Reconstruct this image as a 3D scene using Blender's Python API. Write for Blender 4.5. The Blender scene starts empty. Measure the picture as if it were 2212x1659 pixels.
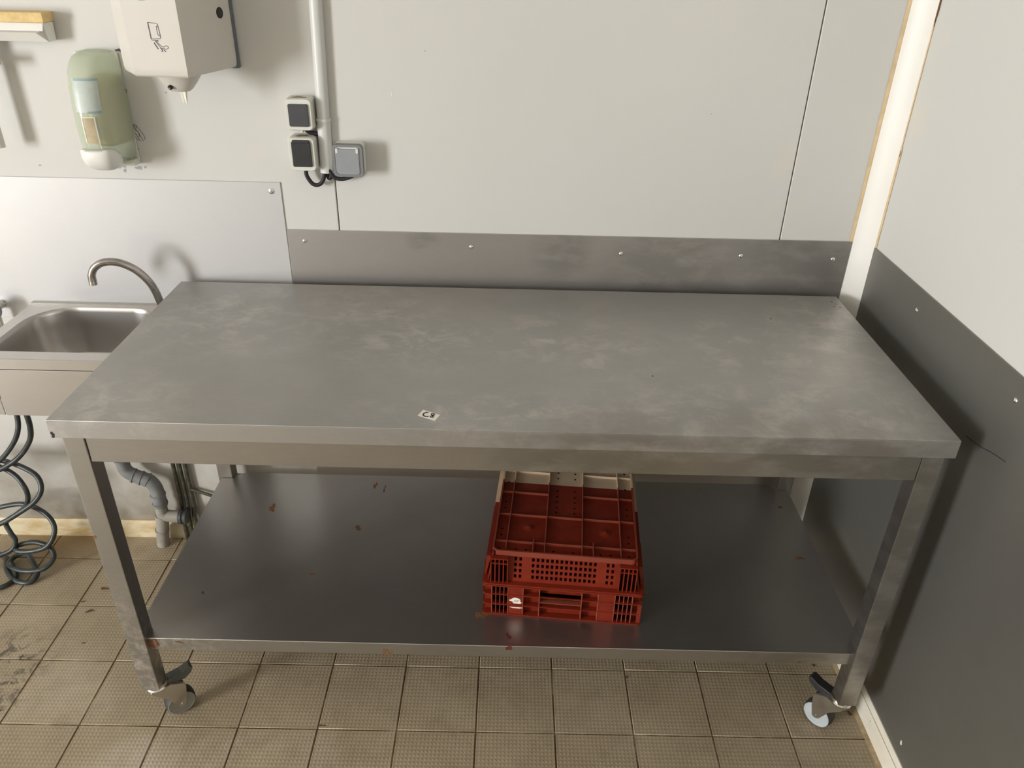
import bpy, bmesh, math, random
from mathutils import Vector, Matrix
random.seed(7)
SC = bpy.context.scene
COL = SC.collection

# ------------------------------------------------------------------ camera, world, light, exposure
cam_d = bpy.data.cameras.new('camera')
cam = bpy.data.objects.new('camera', cam_d)
COL.objects.link(cam)
cam_d.sensor_fit = 'HORIZONTAL'
cam_d.sensor_width = 36.0
cam_d.lens = 1694.77 / 2212.0 * 36.0
cam_d.clip_start = 0.02
_r = Vector((0.99977264, 0.00539965, 0.02062774))
_u = Vector((-0.0205791, 0.49760707, 0.86715841))
_f = Vector((0.00558216, 0.86738576, -0.49760505))
_m = Matrix((_r, _u, -_f)).transposed().to_4x4()
_m.translation = Vector((0.9056, -1.2941, 1.7790))
cam.matrix_world = _m
SC.camera = cam

world = bpy.data.worlds.new('world')
SC.world = world
world.use_nodes = True
wb = world.node_tree.nodes['Background']
wb.inputs[0].default_value = (0.78, 0.87, 1.0, 1)
wb.inputs[1].default_value = 1.0

# room extents
XL, XR, YF, YB, ZC = -4.8, 1.8738, -5.4, 0.7406, 2.8
# window opening in the left wall
WY0, WY1, WZ0, WZ1 = -4.45, -3.05, 0.35, 2.45

def area(name, loc, rot, sx, sy, power, col):
    l = bpy.data.lights.new(name, 'AREA')
    l.shape = 'RECTANGLE'; l.size = sx; l.size_y = sy; l.energy = power; l.color = col
    o = bpy.data.objects.new(name, l); COL.objects.link(o)
    o.location = loc; o.rotation_euler = rot
    return o
# daylight entering through the window on the left
area('window_daylight', (XL + 0.03, (WY0 + WY1) / 2, (WZ0 + WZ1) / 2), (0, -math.pi / 2, 0),
     WZ1 - WZ0 - 0.08, WY1 - WY0 - 0.08, 430, (1.0, 1.0, 0.995))

vs = SC.view_settings
vs.view_transform = 'Standard'; vs.look = 'None'; vs.gamma = 1.0; vs.use_curve_mapping = False
vs.exposure = 0.12

# ------------------------------------------------------------------ material helpers
class NT:
    def __init__(s, name):
        s.m = bpy.data.materials.new(name); s.m.use_nodes = True
        s.t = s.m.node_tree; s.n = s.t.nodes; s.l = s.t.links
        s.b = s.n['Principled BSDF']; s.out = s.n['Material Output']
    def new(s, t, **k):
        n = s.n.new(t)
        for a, v in k.items(): setattr(n, a, v)
        return n
    def link(s, a, b): s.l.new(a, b)
    def coord(s, kind='Object'):
        return s.new('ShaderNodeTexCoord').outputs[kind]
    def pos(s): return s.new('ShaderNodeNewGeometry').outputs['Position']
    def mapping(s, v, scale=(1, 1, 1), loc=(0, 0, 0), rot=(0, 0, 0)):
        n = s.new('ShaderNodeMapping'); s.link(v, n.inputs[0])
        n.inputs['Location'].default_value = loc; n.inputs['Scale'].default_value = scale
        n.inputs['Rotation'].default_value = rot
        return n.outputs[0]
    def noise(s, v, scale, detail=4, rough=0.55, dist=0):
        n = s.new('ShaderNodeTexNoise'); s.link(v, n.inputs['Vector'])
        n.inputs['Scale'].default_value = scale; n.inputs['Detail'].default_value = detail
        n.inputs['Roughness'].default_value = rough; n.inputs['Distortion'].default_value = dist
        return n.outputs['Fac']
    def ramp(s, f, stops):
        n = s.new('ShaderNodeValToRGB'); s.link(f, n.inputs[0])
        e = n.color_ramp.elements
        while len(e) < len(stops): e.new(0.5)
        for i, (p, c) in enumerate(stops):
            e[i].position = p
            e[i].color = (c, c, c, 1) if isinstance(c, (int, float)) else (*c, 1)
        return n.outputs[0]
    def math(s, op, a, b=None, c=None):
        n = s.new('ShaderNodeMath', operation=op)
        for i, v in enumerate((a, b, c)):
            if v is None: continue
            if isinstance(v, (int, float)): n.inputs[i].default_value = v
            else: s.link(v, n.inputs[i])
        return n.outputs[0]
    def mix(s, f, a, b, blend='MIX'):
        n = s.new('ShaderNodeMix', data_type='RGBA', blend_type=blend)
        if isinstance(f, (int, float)): n.inputs[0].default_value = f
        else: s.link(f, n.inputs[0])
        for i, v in ((6, a), (7, b)):
            if isinstance(v, tuple): n.inputs[i].default_value = (*v, 1)
            else: s.link(v, n.inputs[i])
        return n.outputs[2]
    def spot(s, v, c, r, soft=0.5, sc=(1, 1, 1)):
        """1 inside an ellipsoid round c, falling to 0 at its edge"""
        d = s.new('ShaderNodeVectorMath', operation='SUBTRACT'); s.link(v, d.inputs[0]); d.inputs[1].default_value = c
        k = s.new('ShaderNodeVectorMath', operation='MULTIPLY'); s.link(d.outputs[0], k.inputs[0]); k.inputs[1].default_value = sc
        L = s.new('ShaderNodeVectorMath', operation='LENGTH'); s.link(k.outputs[0], L.inputs[0])
        mr = s.new('ShaderNodeMapRange'); s.link(L.outputs['Value'], mr.inputs[0])
        mr.inputs[1].default_value = r; mr.inputs[2].default_value = r * soft
        mr.inputs[3].default_value = 0; mr.inputs[4].default_value = 1
        return mr.outputs[0]
    def sep(s, v):
        n = s.new('ShaderNodeSeparateXYZ'); s.link(v, n.inputs[0]); return n.outputs
    def base(s, v):
        if isinstance(v, tuple): s.b.inputs['Base Color'].default_value = (*v, 1)
        else: s.link(v, s.b.inputs['Base Color'])
    def rough(s, v):
        if isinstance(v, (int, float)): s.b.inputs['Roughness'].default_value = v
        else: s.link(v, s.b.inputs['Roughness'])
    def metal(s, v): s.b.inputs['Metallic'].default_value = v
    def bump(s, h, strength=0.2, dist=0.002):
        n = s.new('ShaderNodeBump'); s.link(h, n.inputs['Height'])
        n.inputs['Strength'].default_value = strength; n.inputs['Distance'].default_value = dist
        s.link(n.outputs[0], s.b.inputs['Normal'])

def simple(name, col, rough=0.5, metal=0.0, var=0.12, scale=30, bump=0.0):
    m = NT(name); v = m.coord()
    n = m.noise(v, scale, 5)
    m.base(m.ramp(n, [(0.25, tuple(c * (1 - var) for c in col)), (0.75, tuple(min(1, c * (1 + var)) for c in col))]))
    m.rough(rough); m.metal(metal)
    if bump: m.bump(m.noise(v, scale * 8, 3), bump, 0.001)
    return m.m

M = {}
def mat_wall():
    m = NT('white_wall_panel'); v = m.pos()
    n1 = m.noise(v, 1.6, 3); n2 = m.noise(v, 420, 2)
    c = m.mix(m.ramp(n1, [(0.3, 0.0), (0.7, 1.0)]), (0.585, 0.578, 0.548), (0.61, 0.598, 0.572))
    # grime low on the wall under the sink
    x, y, z = m.sep(v)
    low = m.new('ShaderNodeMapRange'); m.link(z, low.inputs[0])
    low.inputs[1].default_value = 0.48; low.inputs[2].default_value = 0.06
    g = m.math('MULTIPLY', low.outputs[0], m.ramp(m.noise(v, 7, 5), [(0.35, 0.45), (0.65, 1.0)]))
    c = m.mix(m.math('MULTIPLY', g, 1.0), c, (0.20, 0.16, 0.10))
    sp = m.ramp(m.noise(v, 34, 6, 0.7), [(0.70, 0.0), (0.74, 1.0)])
    near = m.math('MAXIMUM', m.spot(v, (-0.02, YB, 1.33), 0.24, 0.1), m.spot(v, (0.25, YB, 1.25), 0.16, 0.1))
    near = m.math('MAXIMUM', near, m.spot(v, (-0.19, YB, 1.41), 0.06, 0.1))
    c = m.mix(m.math('MULTIPLY', m.math('MULTIPLY', sp, near), 0.45), c, (0.35, 0.30, 0.24))
    yl = m.ramp(m.noise(v, 5, 4), [(0.5, 0.0), (0.7, 1.0)])
    yn = m.math('MAXIMUM', m.spot(v, (1.632, YB, 1.2), 0.07, 0.1, (1, 1, 0.3)), m.spot(v, (1.875, 0.67, 1.5), 0.08, 0.1, (1, 1, 0.3)))
    yn = m.math('MAXIMUM', yn, m.spot(v, (0.30, YB, 1.30), 0.12, 0.1))
    c = m.mix(m.math('MULTIPLY', m.math('MULTIPLY', yl, yn), 0.5), c, (0.78, 0.66, 0.42))
    m.base(c); m.rough(0.55); m.bump(n2, 0.06, 0.0008)
    return m.m
M['wall'] = mat_wall()
M['ceiling'] = simple('white_ceiling', (0.74, 0.73, 0.69), 0.8, 0, 0.03, 3)
M['farwall'] = simple('pale_wall_paint', (0.48, 0.465, 0.425), 0.7, 0, 0.05, 3)
M['frontwall'] = simple('darkened_front_wall', (0.12, 0.115, 0.105), 0.7, 0, 0.05, 3)  # unseen wall; its dark colour stands for the dim zone behind the camera
M['seam'] = simple('panel_seam', (0.45, 0.38, 0.30), 0.8, 0, 0.4, 14)

def mat_steel(name, dark, light, rough=(0.34, 0.5), metal=0.75, scuffs=(), streak=(1, 1, 1), pale=(0.50, 0.46, 0.43), amt=0.8, mott=3.0, dark_spots=(), dark_col=(0.20, 0.185, 0.16), damt=0.75, fine_scale=13):
    m = NT(name); v = m.coord()
    n1 = m.noise(m.mapping(v, streak), mott, 7, 0.62, 0.15)
    n2 = m.noise(m.mapping(v, (2, 26, 26)), 12, 3)
    n3 = m.noise(v, 260, 2)
    c = m.ramp(n1, [(0.30, dark), (0.72, light)])
    c = m.mix(0.18, c, m.ramp(n2, [(0.3, dark), (0.7, light)]))
    if scuffs:
        k = None
        for (cc, r, sc) in scuffs:
            s_ = m.spot(v, cc, r, 0.0, sc)
            k = s_ if k is None else m.math('MAXIMUM', k, s_)
        fine = m.ramp(m.noise(m.mapping(v, (1, 1.2, 1), (0, 0, 0), (0, 0, 0.5)), fine_scale, 10, 0.74, 0.35), [(0.48, 0.0), (0.66, 1.0)])
        f = m.math('MULTIPLY', m.math('MULTIPLY', k, fine), amt)
        c = m.mix(f, c, pale)
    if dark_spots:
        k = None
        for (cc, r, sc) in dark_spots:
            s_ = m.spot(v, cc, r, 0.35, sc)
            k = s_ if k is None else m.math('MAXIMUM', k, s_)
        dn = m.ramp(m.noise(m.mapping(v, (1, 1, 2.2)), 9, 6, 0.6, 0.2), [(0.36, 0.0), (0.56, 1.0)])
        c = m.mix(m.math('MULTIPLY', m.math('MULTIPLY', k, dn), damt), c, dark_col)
    m.base(c); m.metal(metal)
    m.rough(m.ramp(n1, [(0.25, rough[1]), (0.75, rough[0])]))
    m.bump(n3, 0.05, 0.0006)
    return m.m
SCF = [((0.80, 0.13, 0.93), 0.34, (1.6, 0.8, 1)), ((0.74, 0.02, 0.93), 0.26, (1, 1.3, 1)),
       ((0.70, -0.25, 0.93), 0.26, (0.8, 1.2, 1)), ((0.10, 0.05, 0.93), 0.22, (1, 1.2, 1)), ((0.22, 0.0, 0.93), 0.2, (1, 1, 1)),
       ((-0.22, 0.02, 0.93), 0.24, (0.8, 1.3, 1)), ((-0.70, 0.15, 0.93), 0.30, (0.9, 1, 1)), ((-0.36, 0.20, 0.93), 0.25, (1, 1, 1)),
       ((-0.80, -0.3, 0.93), 0.25, (1, 1.4, 1)), ((0.55, 0.03, 0.93), 0.2, (1, 1, 1)), ((0.42, -0.30, 0.93), 0.28, (0.7, 1.4, 1)), ((0.0, -0.3, 0.93), 0.25, (0.6, 2, 1))]
M['top'] = mat_steel('worn_steel_top', (0.37, 0.365, 0.35), (0.45, 0.435, 0.42), (0.40, 0.5), 0.82, SCF, amt=0.85, pale=(0.60, 0.565, 0.53),
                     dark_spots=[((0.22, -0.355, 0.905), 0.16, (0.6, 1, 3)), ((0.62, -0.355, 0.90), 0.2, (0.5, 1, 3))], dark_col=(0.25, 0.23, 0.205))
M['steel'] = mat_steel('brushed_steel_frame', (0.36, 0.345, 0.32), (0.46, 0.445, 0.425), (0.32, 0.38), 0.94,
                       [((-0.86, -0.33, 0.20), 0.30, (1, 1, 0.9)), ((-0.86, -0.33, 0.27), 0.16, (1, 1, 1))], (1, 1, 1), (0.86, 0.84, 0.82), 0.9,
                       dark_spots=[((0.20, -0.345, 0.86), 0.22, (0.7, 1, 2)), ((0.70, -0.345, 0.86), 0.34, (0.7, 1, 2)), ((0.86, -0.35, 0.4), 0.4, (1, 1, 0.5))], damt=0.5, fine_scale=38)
M['shelf'] = mat_steel('dull_steel_shelf', (0.36, 0.345, 0.325), (0.43, 0.415, 0.40), (0.31, 0.35), 0.92)
M['sheet'] = mat_steel('grey_steel_sheet', (0.43, 0.41, 0.395), (0.52, 0.495, 0.475), (0.36, 0.46), 0.85, (), (1, 1, 1), mott=2.2,
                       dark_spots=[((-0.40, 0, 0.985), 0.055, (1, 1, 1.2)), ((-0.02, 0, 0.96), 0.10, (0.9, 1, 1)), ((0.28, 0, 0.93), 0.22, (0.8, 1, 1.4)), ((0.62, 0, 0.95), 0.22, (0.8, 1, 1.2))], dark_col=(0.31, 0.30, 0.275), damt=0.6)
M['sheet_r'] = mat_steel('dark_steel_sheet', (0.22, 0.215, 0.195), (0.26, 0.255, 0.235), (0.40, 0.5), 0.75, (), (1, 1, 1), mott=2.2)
M['sink'] = mat_steel('sink_steel', (0.47, 0.45, 0.43), (0.53, 0.51, 0.49), (0.29, 0.32), 0.95)
M['alu'] = mat_steel('pale_aluminium_sheet', (0.54, 0.535, 0.535), (0.59, 0.585, 0.585), (0.42, 0.5), 0.35)
M['chrome'] = simple('chrome', (0.62, 0.60, 0.57), 0.22, 1.0, 0.05)
M['tapmetal'] = simple('worn_tap_chrome', (0.42, 0.40, 0.38), 0.26, 1.0, 0.2, 60)
M['rivet'] = simple('bright_rivet', (0.75, 0.74, 0.72), 0.25, 1.0, 0.05)
M['rust'] = simple('rust_stain', (0.17, 0.075, 0.025), 0.8, 0, 0.5, 90)
M['rustred'] = simple('dried_red_stain', (0.10, 0.018, 0.010), 0.7, 0, 0.4, 90)
M['weld'] = simple('burnt_weld', (0.17, 0.08, 0.04), 0.6, 0.2, 0.5, 70)
M['black'] = simple('black_plastic', (0.022, 0.022, 0.024), 0.45, 0, 0.15)
M['charcoal'] = simple('charcoal_plastic', (0.05, 0.052, 0.056), 0.5, 0, 0.1)
M['greybox'] = simple('grey_plastic', (0.27, 0.285, 0.30), 0.5, 0, 0.05)
M['greydark'] = simple('dark_grey_plastic', (0.19, 0.20, 0.21), 0.5, 0, 0.05)
M['pale_plastic'] = simple('pale_plastic', (0.66, 0.66, 0.60), 0.45, 0, 0.04)
M['white_plastic'] = simple('white_plastic', (0.75, 0.74, 0.70), 0.4, 0, 0.03, 8)
M['dispenser'] = simple('warm_white_plastic', (0.60, 0.57, 0.52), 0.38, 0, 0.03, 8)
M['conduit'] = simple('white_grey_conduit', (0.62, 0.62, 0.60), 0.4, 0, 0.03, 8)
M['greyback'] = simple('blue_grey_backplate', (0.12, 0.135, 0.15), 0.5)
M['pvc'] = simple('grey_pvc_pipe', (0.20, 0.205, 0.205), 0.5, 0, 0.25, 25)
M['pvcdirty'] = simple('dirty_grey_pvc', (0.30, 0.28, 0.24), 0.6, 0, 0.25, 25)
M['pipe'] = simple('tarnished_pipe', (0.14, 0.14, 0.11), 0.35, 0.8, 0.45, 60)
M['hose'] = simple('dark_rubber_hose', (0.030, 0.037, 0.036), 0.42, 0, 0.5, 50)
M['trim'] = simple('white_cove', (0.80, 0.78, 0.73), 0.45, 0, 0.03, 6)
M['sealant'] = simple('yellowed_sealant', (0.66, 0.50, 0.29), 0.6, 0, 0.15, 30)
M['crack'] = simple('dark_crack', (0.12, 0.06, 0.03), 0.9, 0, 0.4, 50)
M['paper'] = simple('paper', (0.80, 0.77, 0.69), 0.8, 0, 0.03)
M['ink'] = simple('black_ink', (0.012, 0.010, 0.012), 0.6, 0, 0.1)
M['greyink'] = simple('grey_print', (0.06, 0.05, 0.06), 0.6, 0, 0.1)
M['paleink'] = simple('pale_blue_print', (0.32, 0.36, 0.40), 0.6, 0, 0.1)
M['blueink'] = simple('blue_print', (0.27, 0.38, 0.42), 0.5, 0, 0.1)
M['label'] = simple('soap_label', (0.47, 0.53, 0.49), 0.4, 0, 0.06, 60)
M['chip'] = simple('grey_bare_patch', (0.36, 0.34, 0.36), 0.7, 0, 0.2, 80)
M['brown'] = simple('brown_drip', (0.30, 0.22, 0.12), 0.7, 0, 0.3, 80)
M['tyre'] = simple('dirty_white_tyre', (0.42, 0.39, 0.30), 0.6, 0, 0.2, 40)
M['tyreblack'] = simple('black_tyre', (0.03, 0.028, 0.026), 0.6, 0, 0.2)
M['leverdirty'] = simple('dirty_dark_lever', (0.095, 0.10, 0.09), 0.5, 0, 0.3, 60)
M['wheelgrey'] = simple('pale_grey_wheel', (0.42, 0.46, 0.48), 0.4, 0, 0.08)
M['wheeldirty'] = simple('dirty_grey_wheel', (0.26, 0.25, 0.22), 0.5, 0.1, 0.15)
M['foam'] = simple('pale_wood_end', (0.70, 0.52, 0.24), 0.8, 0, 0.16, 60)
M['glass'] = None

def mat_board(name, clean, dirty, amt):
    m = NT(name); v = m.pos()
    n = m.noise(m.mapping(v, (1, 1, 2.5)), 7, 6, 0.65)
    c = m.mix(m.ramp(n, [(0.42, 0.0), (0.62, amt)]), clean, dirty)
    sp = m.ramp(m.noise(v, 60, 4, 0.7), [(0.66, 0.0), (0.70, 0.6)])
    m.base(m.mix(sp, c, (0.20, 0.14, 0.08))); m.rough(0.55)
    return m.m
M['skirt_b'] = mat_board('stained_cream_skirting', (0.68, 0.60, 0.42), (0.50, 0.33, 0.12), 0.9)
M['skirt_r'] = mat_board('cream_skirting', (0.74, 0.70, 0.60), (0.62, 0.55, 0.42), 0.5)

def mat_tile():
    m = NT('beige_stud_tile'); v = m.pos(); o = m.coord()
    inf = m.new('ShaderNodeObjectInfo').outputs['Random']
    n1 = m.noise(v, 4.5, 5, 0.6); n2 = m.noise(v, 45, 4, 0.6)
    c = m.ramp(n1, [(0.3, (0.315, 0.25, 0.16)), (0.7, (0.425, 0.35, 0.245))])
    c = m.mix(m.math('MULTIPLY', inf, 0.3), c, (0.29, 0.23, 0.15))
    c = m.mix(m.ramp(m.noise(v, 11, 6, 0.65), [(0.50, 0.0), (0.72, 0.45)]), c, (0.21, 0.165, 0.105))
    # raised studs
    x, y, z = m.sep(m.mapping(o, (1, 1, 1)))
    P = 2 * math.pi / 0.0098
    cx_ = m.math('MULTIPLY_ADD', m.math('COSINE', m.math('MULTIPLY', x, P)), 0.5, 0.5)
    cy_ = m.math('MULTIPLY_ADD', m.math('COSINE', m.math('MULTIPLY', y, P * 0.9)), 0.5, 0.5)
    h = m.math('MULTIPLY', cx_, cy_)
    stud = m.ramp(h, [(0.45, 0.0), (0.9, 1.0)])
    c = m.mix(m.math('MULTIPLY', stud, 0.30), c, (0.52, 0.46, 0.36))
    # pale bloom and dirt
    bl = m.math('MULTIPLY', m.ramp(m.noise(v, 3.1, 5, 0.6), [(0.52, 0.0), (0.68, 1.0)]), m.spot(v, (0.0, -0.1, 0), 0.6, 0.1))
    c = m.mix(m.math('MULTIPLY', bl, 0.6), c, (0.56, 0.50, 0.43))
    dz = m.math('MAXIMUM', m.spot(v, (-0.46, 0.20, 0), 0.15, 0.2), m.spot(v, (-0.43, 0.11, 0), 0.10, 0.2))
    dz = m.math('MULTIPLY', dz, m.ramp(m.noise(v, 18, 6, 0.65, 1.5), [(0.50, 0.0), (0.60, 1.0)]))
    c = m.mix(m.math('MULTIPLY', dz, 0.9), c, (0.05, 0.045, 0.03))
    og = m.spot(v, (-0.55, 0.70, 0), 0.24, 0.1, (1, 1.5, 1))
    c = m.mix(m.math('MULTIPLY', m.math('MULTIPLY', og, n1), 1.5), c, (0.20, 0.11, 0.025))
    sp = m.ramp(m.noise(v, 30, 5, 0.7), [(0.70, 0.0), (0.74, 0.7)])
    c = m.mix(m.math('MULTIPLY', sp, m.spot(v, (-0.3, 0.35, 0), 0.7, 0.3)), c, (0.08, 0.05, 0.03))
    m.base(c); m.rough(m.ramp(n2, [(0.3, 0.42), (0.7, 0.6)]))
    m.bump(m.math('ADD', h, m.math('MULTIPLY', n2, 0.4)), 0.5, 0.0012)
    return m.m
M['tile'] = mat_tile()
def mat_grout():
    m = NT('stained_grout'); v = m.pos()
    n = m.noise(v, 9, 5, 0.65)
    m.base(m.ramp(n, [(0.34, (0.075, 0.040, 0.018)), (0.52, (0.20, 0.12, 0.055)), (0.66, (0.50, 0.41, 0.27))])); m.rough(0.85)
    return m.m
M['grout'] = mat_grout()

def mat_crate(name, two_tone, worn=0.0):
    m = NT(name); v = m.coord()
    n = m.noise(v, 22, 6, 0.65)
    c = m.ramp(n, [(0.3, (0.15, 0.013, 0.004)), (0.7, (0.205, 0.021, 0.007))])
    dust = m.ramp(m.noise(v, 9, 6, 0.7), [(0.58, 0.0), (0.80, 0.25)])
    c = m.mix(dust, c, (0.32, 0.10, 0.06))
    if worn: c = m.mix(worn, c, (0.50, 0.22, 0.15))
    if two_tone:
        x, y, z = m.sep(v)
        e = m.math('ADD', y, m.math('MULTIPLY', x, 0.0))
        f = m.math('GREATER_THAN', e, 0.300)
        c = m.mix(f, c, m.ramp(n, [(0.3, (0.50, 0.38, 0.26)), (0.7, (0.58, 0.45, 0.32))]))
    m.base(c); m.rough(0.5); m.b.inputs['Specular IOR Level'].default_value = 0.3
    m.bump(m.noise(v, 300, 2), 0.05, 0.0006)
    return m.m
M['crate'] = mat_crate('red_crate_plastic', False)
M['crate2'] = mat_crate('red_and_beige_crate_plastic', True)
M['crate_rib'] = mat_crate('worn_red_rib', False, 0.22)
M['crate2_rib'] = mat_crate('worn_red_and_beige_rib', True, 0.14)
M['crate_dark'] = simple('painted_hollow_shade', (0.016, 0.003, 0.002), 0.95, 0, 0.2)  # near-black red, painted shade for the crate hollows and holes
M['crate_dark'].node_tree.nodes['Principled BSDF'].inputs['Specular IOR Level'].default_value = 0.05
M['worn_edge'] = simple('worn_red_edge', (0.40, 0.13, 0.085), 0.5, 0, 0.2, 80)

def mat_translucent(name, col, k, rough=0.18):
    m = NT(name)
    m.base(col); m.rough(rough)
    m.b.inputs['Subsurface Weight'].default_value = 0.0
    tr = m.new('ShaderNodeBsdfTransparent'); tr.inputs[0].default_value = (*[min(1, c * 1.25) for c in col], 1)
    mx = m.new('ShaderNodeMixShader'); mx.inputs[0].default_value = k
    m.link(tr.outputs[0], mx.inputs[1]); m.link(m.b.outputs[0], mx.inputs[2])
    m.link(mx.outputs[0], m.out.inputs[0])
    return m.m
M['soapshell'] = mat_translucent('pale_green_translucent_plastic', (0.66, 0.70, 0.60), 0.50, 0.10)
M['soap'] = simple('yellow_liquid_soap', (0.62, 0.52, 0.17), 0.3, 0, 0.1, 12)
M['amber'] = simple('amber_window', (0.46, 0.38, 0.25), 0.2, 0, 0.2, 30)
M['pane'] = mat_translucent('window_pane', (0.9, 0.92, 0.92), 0.08, 0.02)

# ------------------------------------------------------------------ mesh helpers
def new(): return bmesh.new()
def box(bm, x0, x1, y0, y1, z0, z1, bev=0.0, seg=2, mi=0):
    t = bmesh.new()
    bmesh.ops.create_cube(t, size=1)
    for v in t.verts:
        v.co = Vector((x0 + (v.co.x + .5) * (x1 - x0), y0 + (v.co.y + .5) * (y1 - y0), z0 + (v.co.z + .5) * (z1 - z0)))
    if bev: bmesh.ops.bevel(t, geom=list(t.edges), offset=bev, segments=seg, profile=0.5, affect='EDGES')
    return merge(bm, t, mi)
def merge(bm, t, mi=0, mat=None):
    if mat is not None: bmesh.ops.transform(t, matrix=mat, verts=t.verts)
    mp = {}
    for v in t.verts: mp[v] = bm.verts.new(v.co)
    for f in t.faces:
        try:
            nf = bm.faces.new([mp[v] for v in f.verts]); nf.material_index = mi if mi else f.material_index; nf.smooth = f.smooth
        except ValueError: pass
    t.free(); return bm
def prism(bm, poly, axis, a, b, bev=0.0, mi=0, seg=2):
    """extrude a 2D polygon along axis: x -> poly (y,z); y -> poly (x,z); z -> poly (x,y)"""
    def P(p, d):
        return {'x': (d, p[0], p[1]), 'y': (p[0], d, p[1]), 'z': (p[0], p[1], d)}[axis]
    t = bmesh.new()
    A = [t.verts.new(P(p, a)) for p in poly]; B = [t.verts.new(P(p, b)) for p in poly]
    n = len(poly)
    t.faces.new(A); t.faces.new(B[::-1])
    for i in range(n): t.faces.new([A[i], B[i], B[(i + 1) % n], A[(i + 1) % n]])
    bmesh.ops.recalc_face_normals(t, faces=t.faces)
    if bev: bmesh.ops.bevel(t, geom=list(t.edges), offset=bev, segments=seg, profile=0.5, affect='EDGES')
    return merge(bm, t, mi)
def ring_frame(d):
    d = d.normalized(); up = Vector((0, 0, 1)) if abs(d.z) < 0.9 else Vector((1, 0, 0))
    a = d.cross(up).normalized(); return a, a.cross(d).normalized()
def loft(bm, rings, cap=True, mi=0, smooth=True, closed=True):
    R = [[bm.verts.new(p) for p in r] for r in rings]
    n = len(rings[0])
    for i in range(len(R) - 1):
        for j in range(n if closed else n - 1):
            f = bm.faces.new([R[i][j], R[i][(j + 1) % n], R[i + 1][(j + 1) % n], R[i + 1][j]]); f.smooth = smooth; f.material_index = mi
    if cap and closed:
        f = bm.faces.new(R[0][::-1]); f.material_index = mi
        f = bm.faces.new(R[-1]); f.material_index = mi
    return bm
def cyl(bm, p0, p1, r0, r1=None, seg=20, mi=0, smooth=True):
    p0, p1 = Vector(p0), Vector(p1); r1 = r0 if r1 is None else r1
    a, b = ring_frame(p1 - p0)
    rg = lambda p, r: [p + (a * math.cos(2 * math.pi * k / seg) + b * math.sin(2 * math.pi * k / seg)) * r for k in range(seg)]
    return loft(bm, [rg(p0, r0), rg(p1, r1)], True, mi, smooth)
def catmull(pts, sub=8):
    pts = [Vector(p) for p in pts]; out = []
    for i in range(len(pts) - 1):
        p0 = pts[max(i - 1, 0)]; p1 = pts[i]; p2 = pts[i + 1]; p3 = pts[min(i + 2, len(pts) - 1)]
        for k in range(sub):
            t = k / sub
            out.append(0.5 * ((2 * p1) + (p2 - p0) * t + (2 * p0 - 5 * p1 + 4 * p2 - p3) * t * t + (3 * p1 - p0 - 3 * p2 + p3) * t ** 3))
    out.append(pts[-1]); return out
def tube(bm, pts, r, seg=12, sub=8, mi=0, smooth_path=True):
    c = catmull(pts, sub) if smooth_path else [Vector(p) for p in pts]
    rings = []; a = None
    for i, p in enumerate(c):
        d = (c[min(i + 1, len(c) - 1)] - c[max(i - 1, 0)]).normalized()
        if a is None: a, _ = ring_frame(d)
        a = (a - d * a.dot(d)).normalized(); b = d.cross(a)
        rr = r(i / (len(c) - 1)) if callable(r) else r
        rings.append([p + (a * math.cos(2 * math.pi * k / seg) + b * math.sin(2 * math.pi * k / seg)) * rr for k in range(seg)])
    return loft(bm, rings, True, mi)
def lathe(bm, prof, org, axis, seg=24, mi=0):
    """prof: list of (radius, height along axis)"""
    org = Vector(org); ax = Vector(axis).normalized(); a, b = ring_frame(ax)
    rings = [[org + ax * h + (a * math.cos(2 * math.pi * k / seg) + b * math.sin(2 * math.pi * k / seg)) * max(r, 1e-5) for k in range(seg)] for r, h in prof]
    return loft(bm, rings, True, mi)
def rrect(cx, cy, w, h, r, n=6):
    """rounded rectangle outline; r is one radius or four (right-back, left-back, left-front, right-front)"""
    rs = r if isinstance(r, (tuple, list)) else (r,) * 4
    out = []
    for (sx, sy, a0), rr in zip(((1, 1, 0), (-1, 1, 90), (-1, -1, 180), (1, -1, 270)), rs):
        for k in range(n + 1):
            a = math.radians(a0 + 90 * k / n)
            out.append((cx + sx * (w / 2 - rr) + rr * math.cos(a), cy + sy * (h / 2 - rr) + rr * math.sin(a)))
    return out
def ribbon(bm, pts, w, frame, mi=0, closed=False, sub=5, smooth=True, th=0.0):
    """flat stroke: pts 2D in a plane given by frame(u,v)->Vector"""
    P3 = [Vector((p[0], p[1], 0)) for p in pts]
    if smooth: P3 = catmull(P3, sub)
    L, R_ = [], []
    for i, p in enumerate(P3):
        d = P3[min(i + 1, len(P3) - 1)] - P3[max(i - 1, 0)]
        n = Vector((-d.y, d.x, 0)).normalized() * w / 2
        L.append(bm.verts.new(frame(p.x + n.x, p.y + n.y))); R_.append(bm.verts.new(frame(p.x - n.x, p.y - n.y)))
    for i in range(len(L) - 1):
        f = bm.faces.new([L[i], R_[i], R_[i + 1], L[i + 1]]); f.material_index = mi
    return bm
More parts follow.
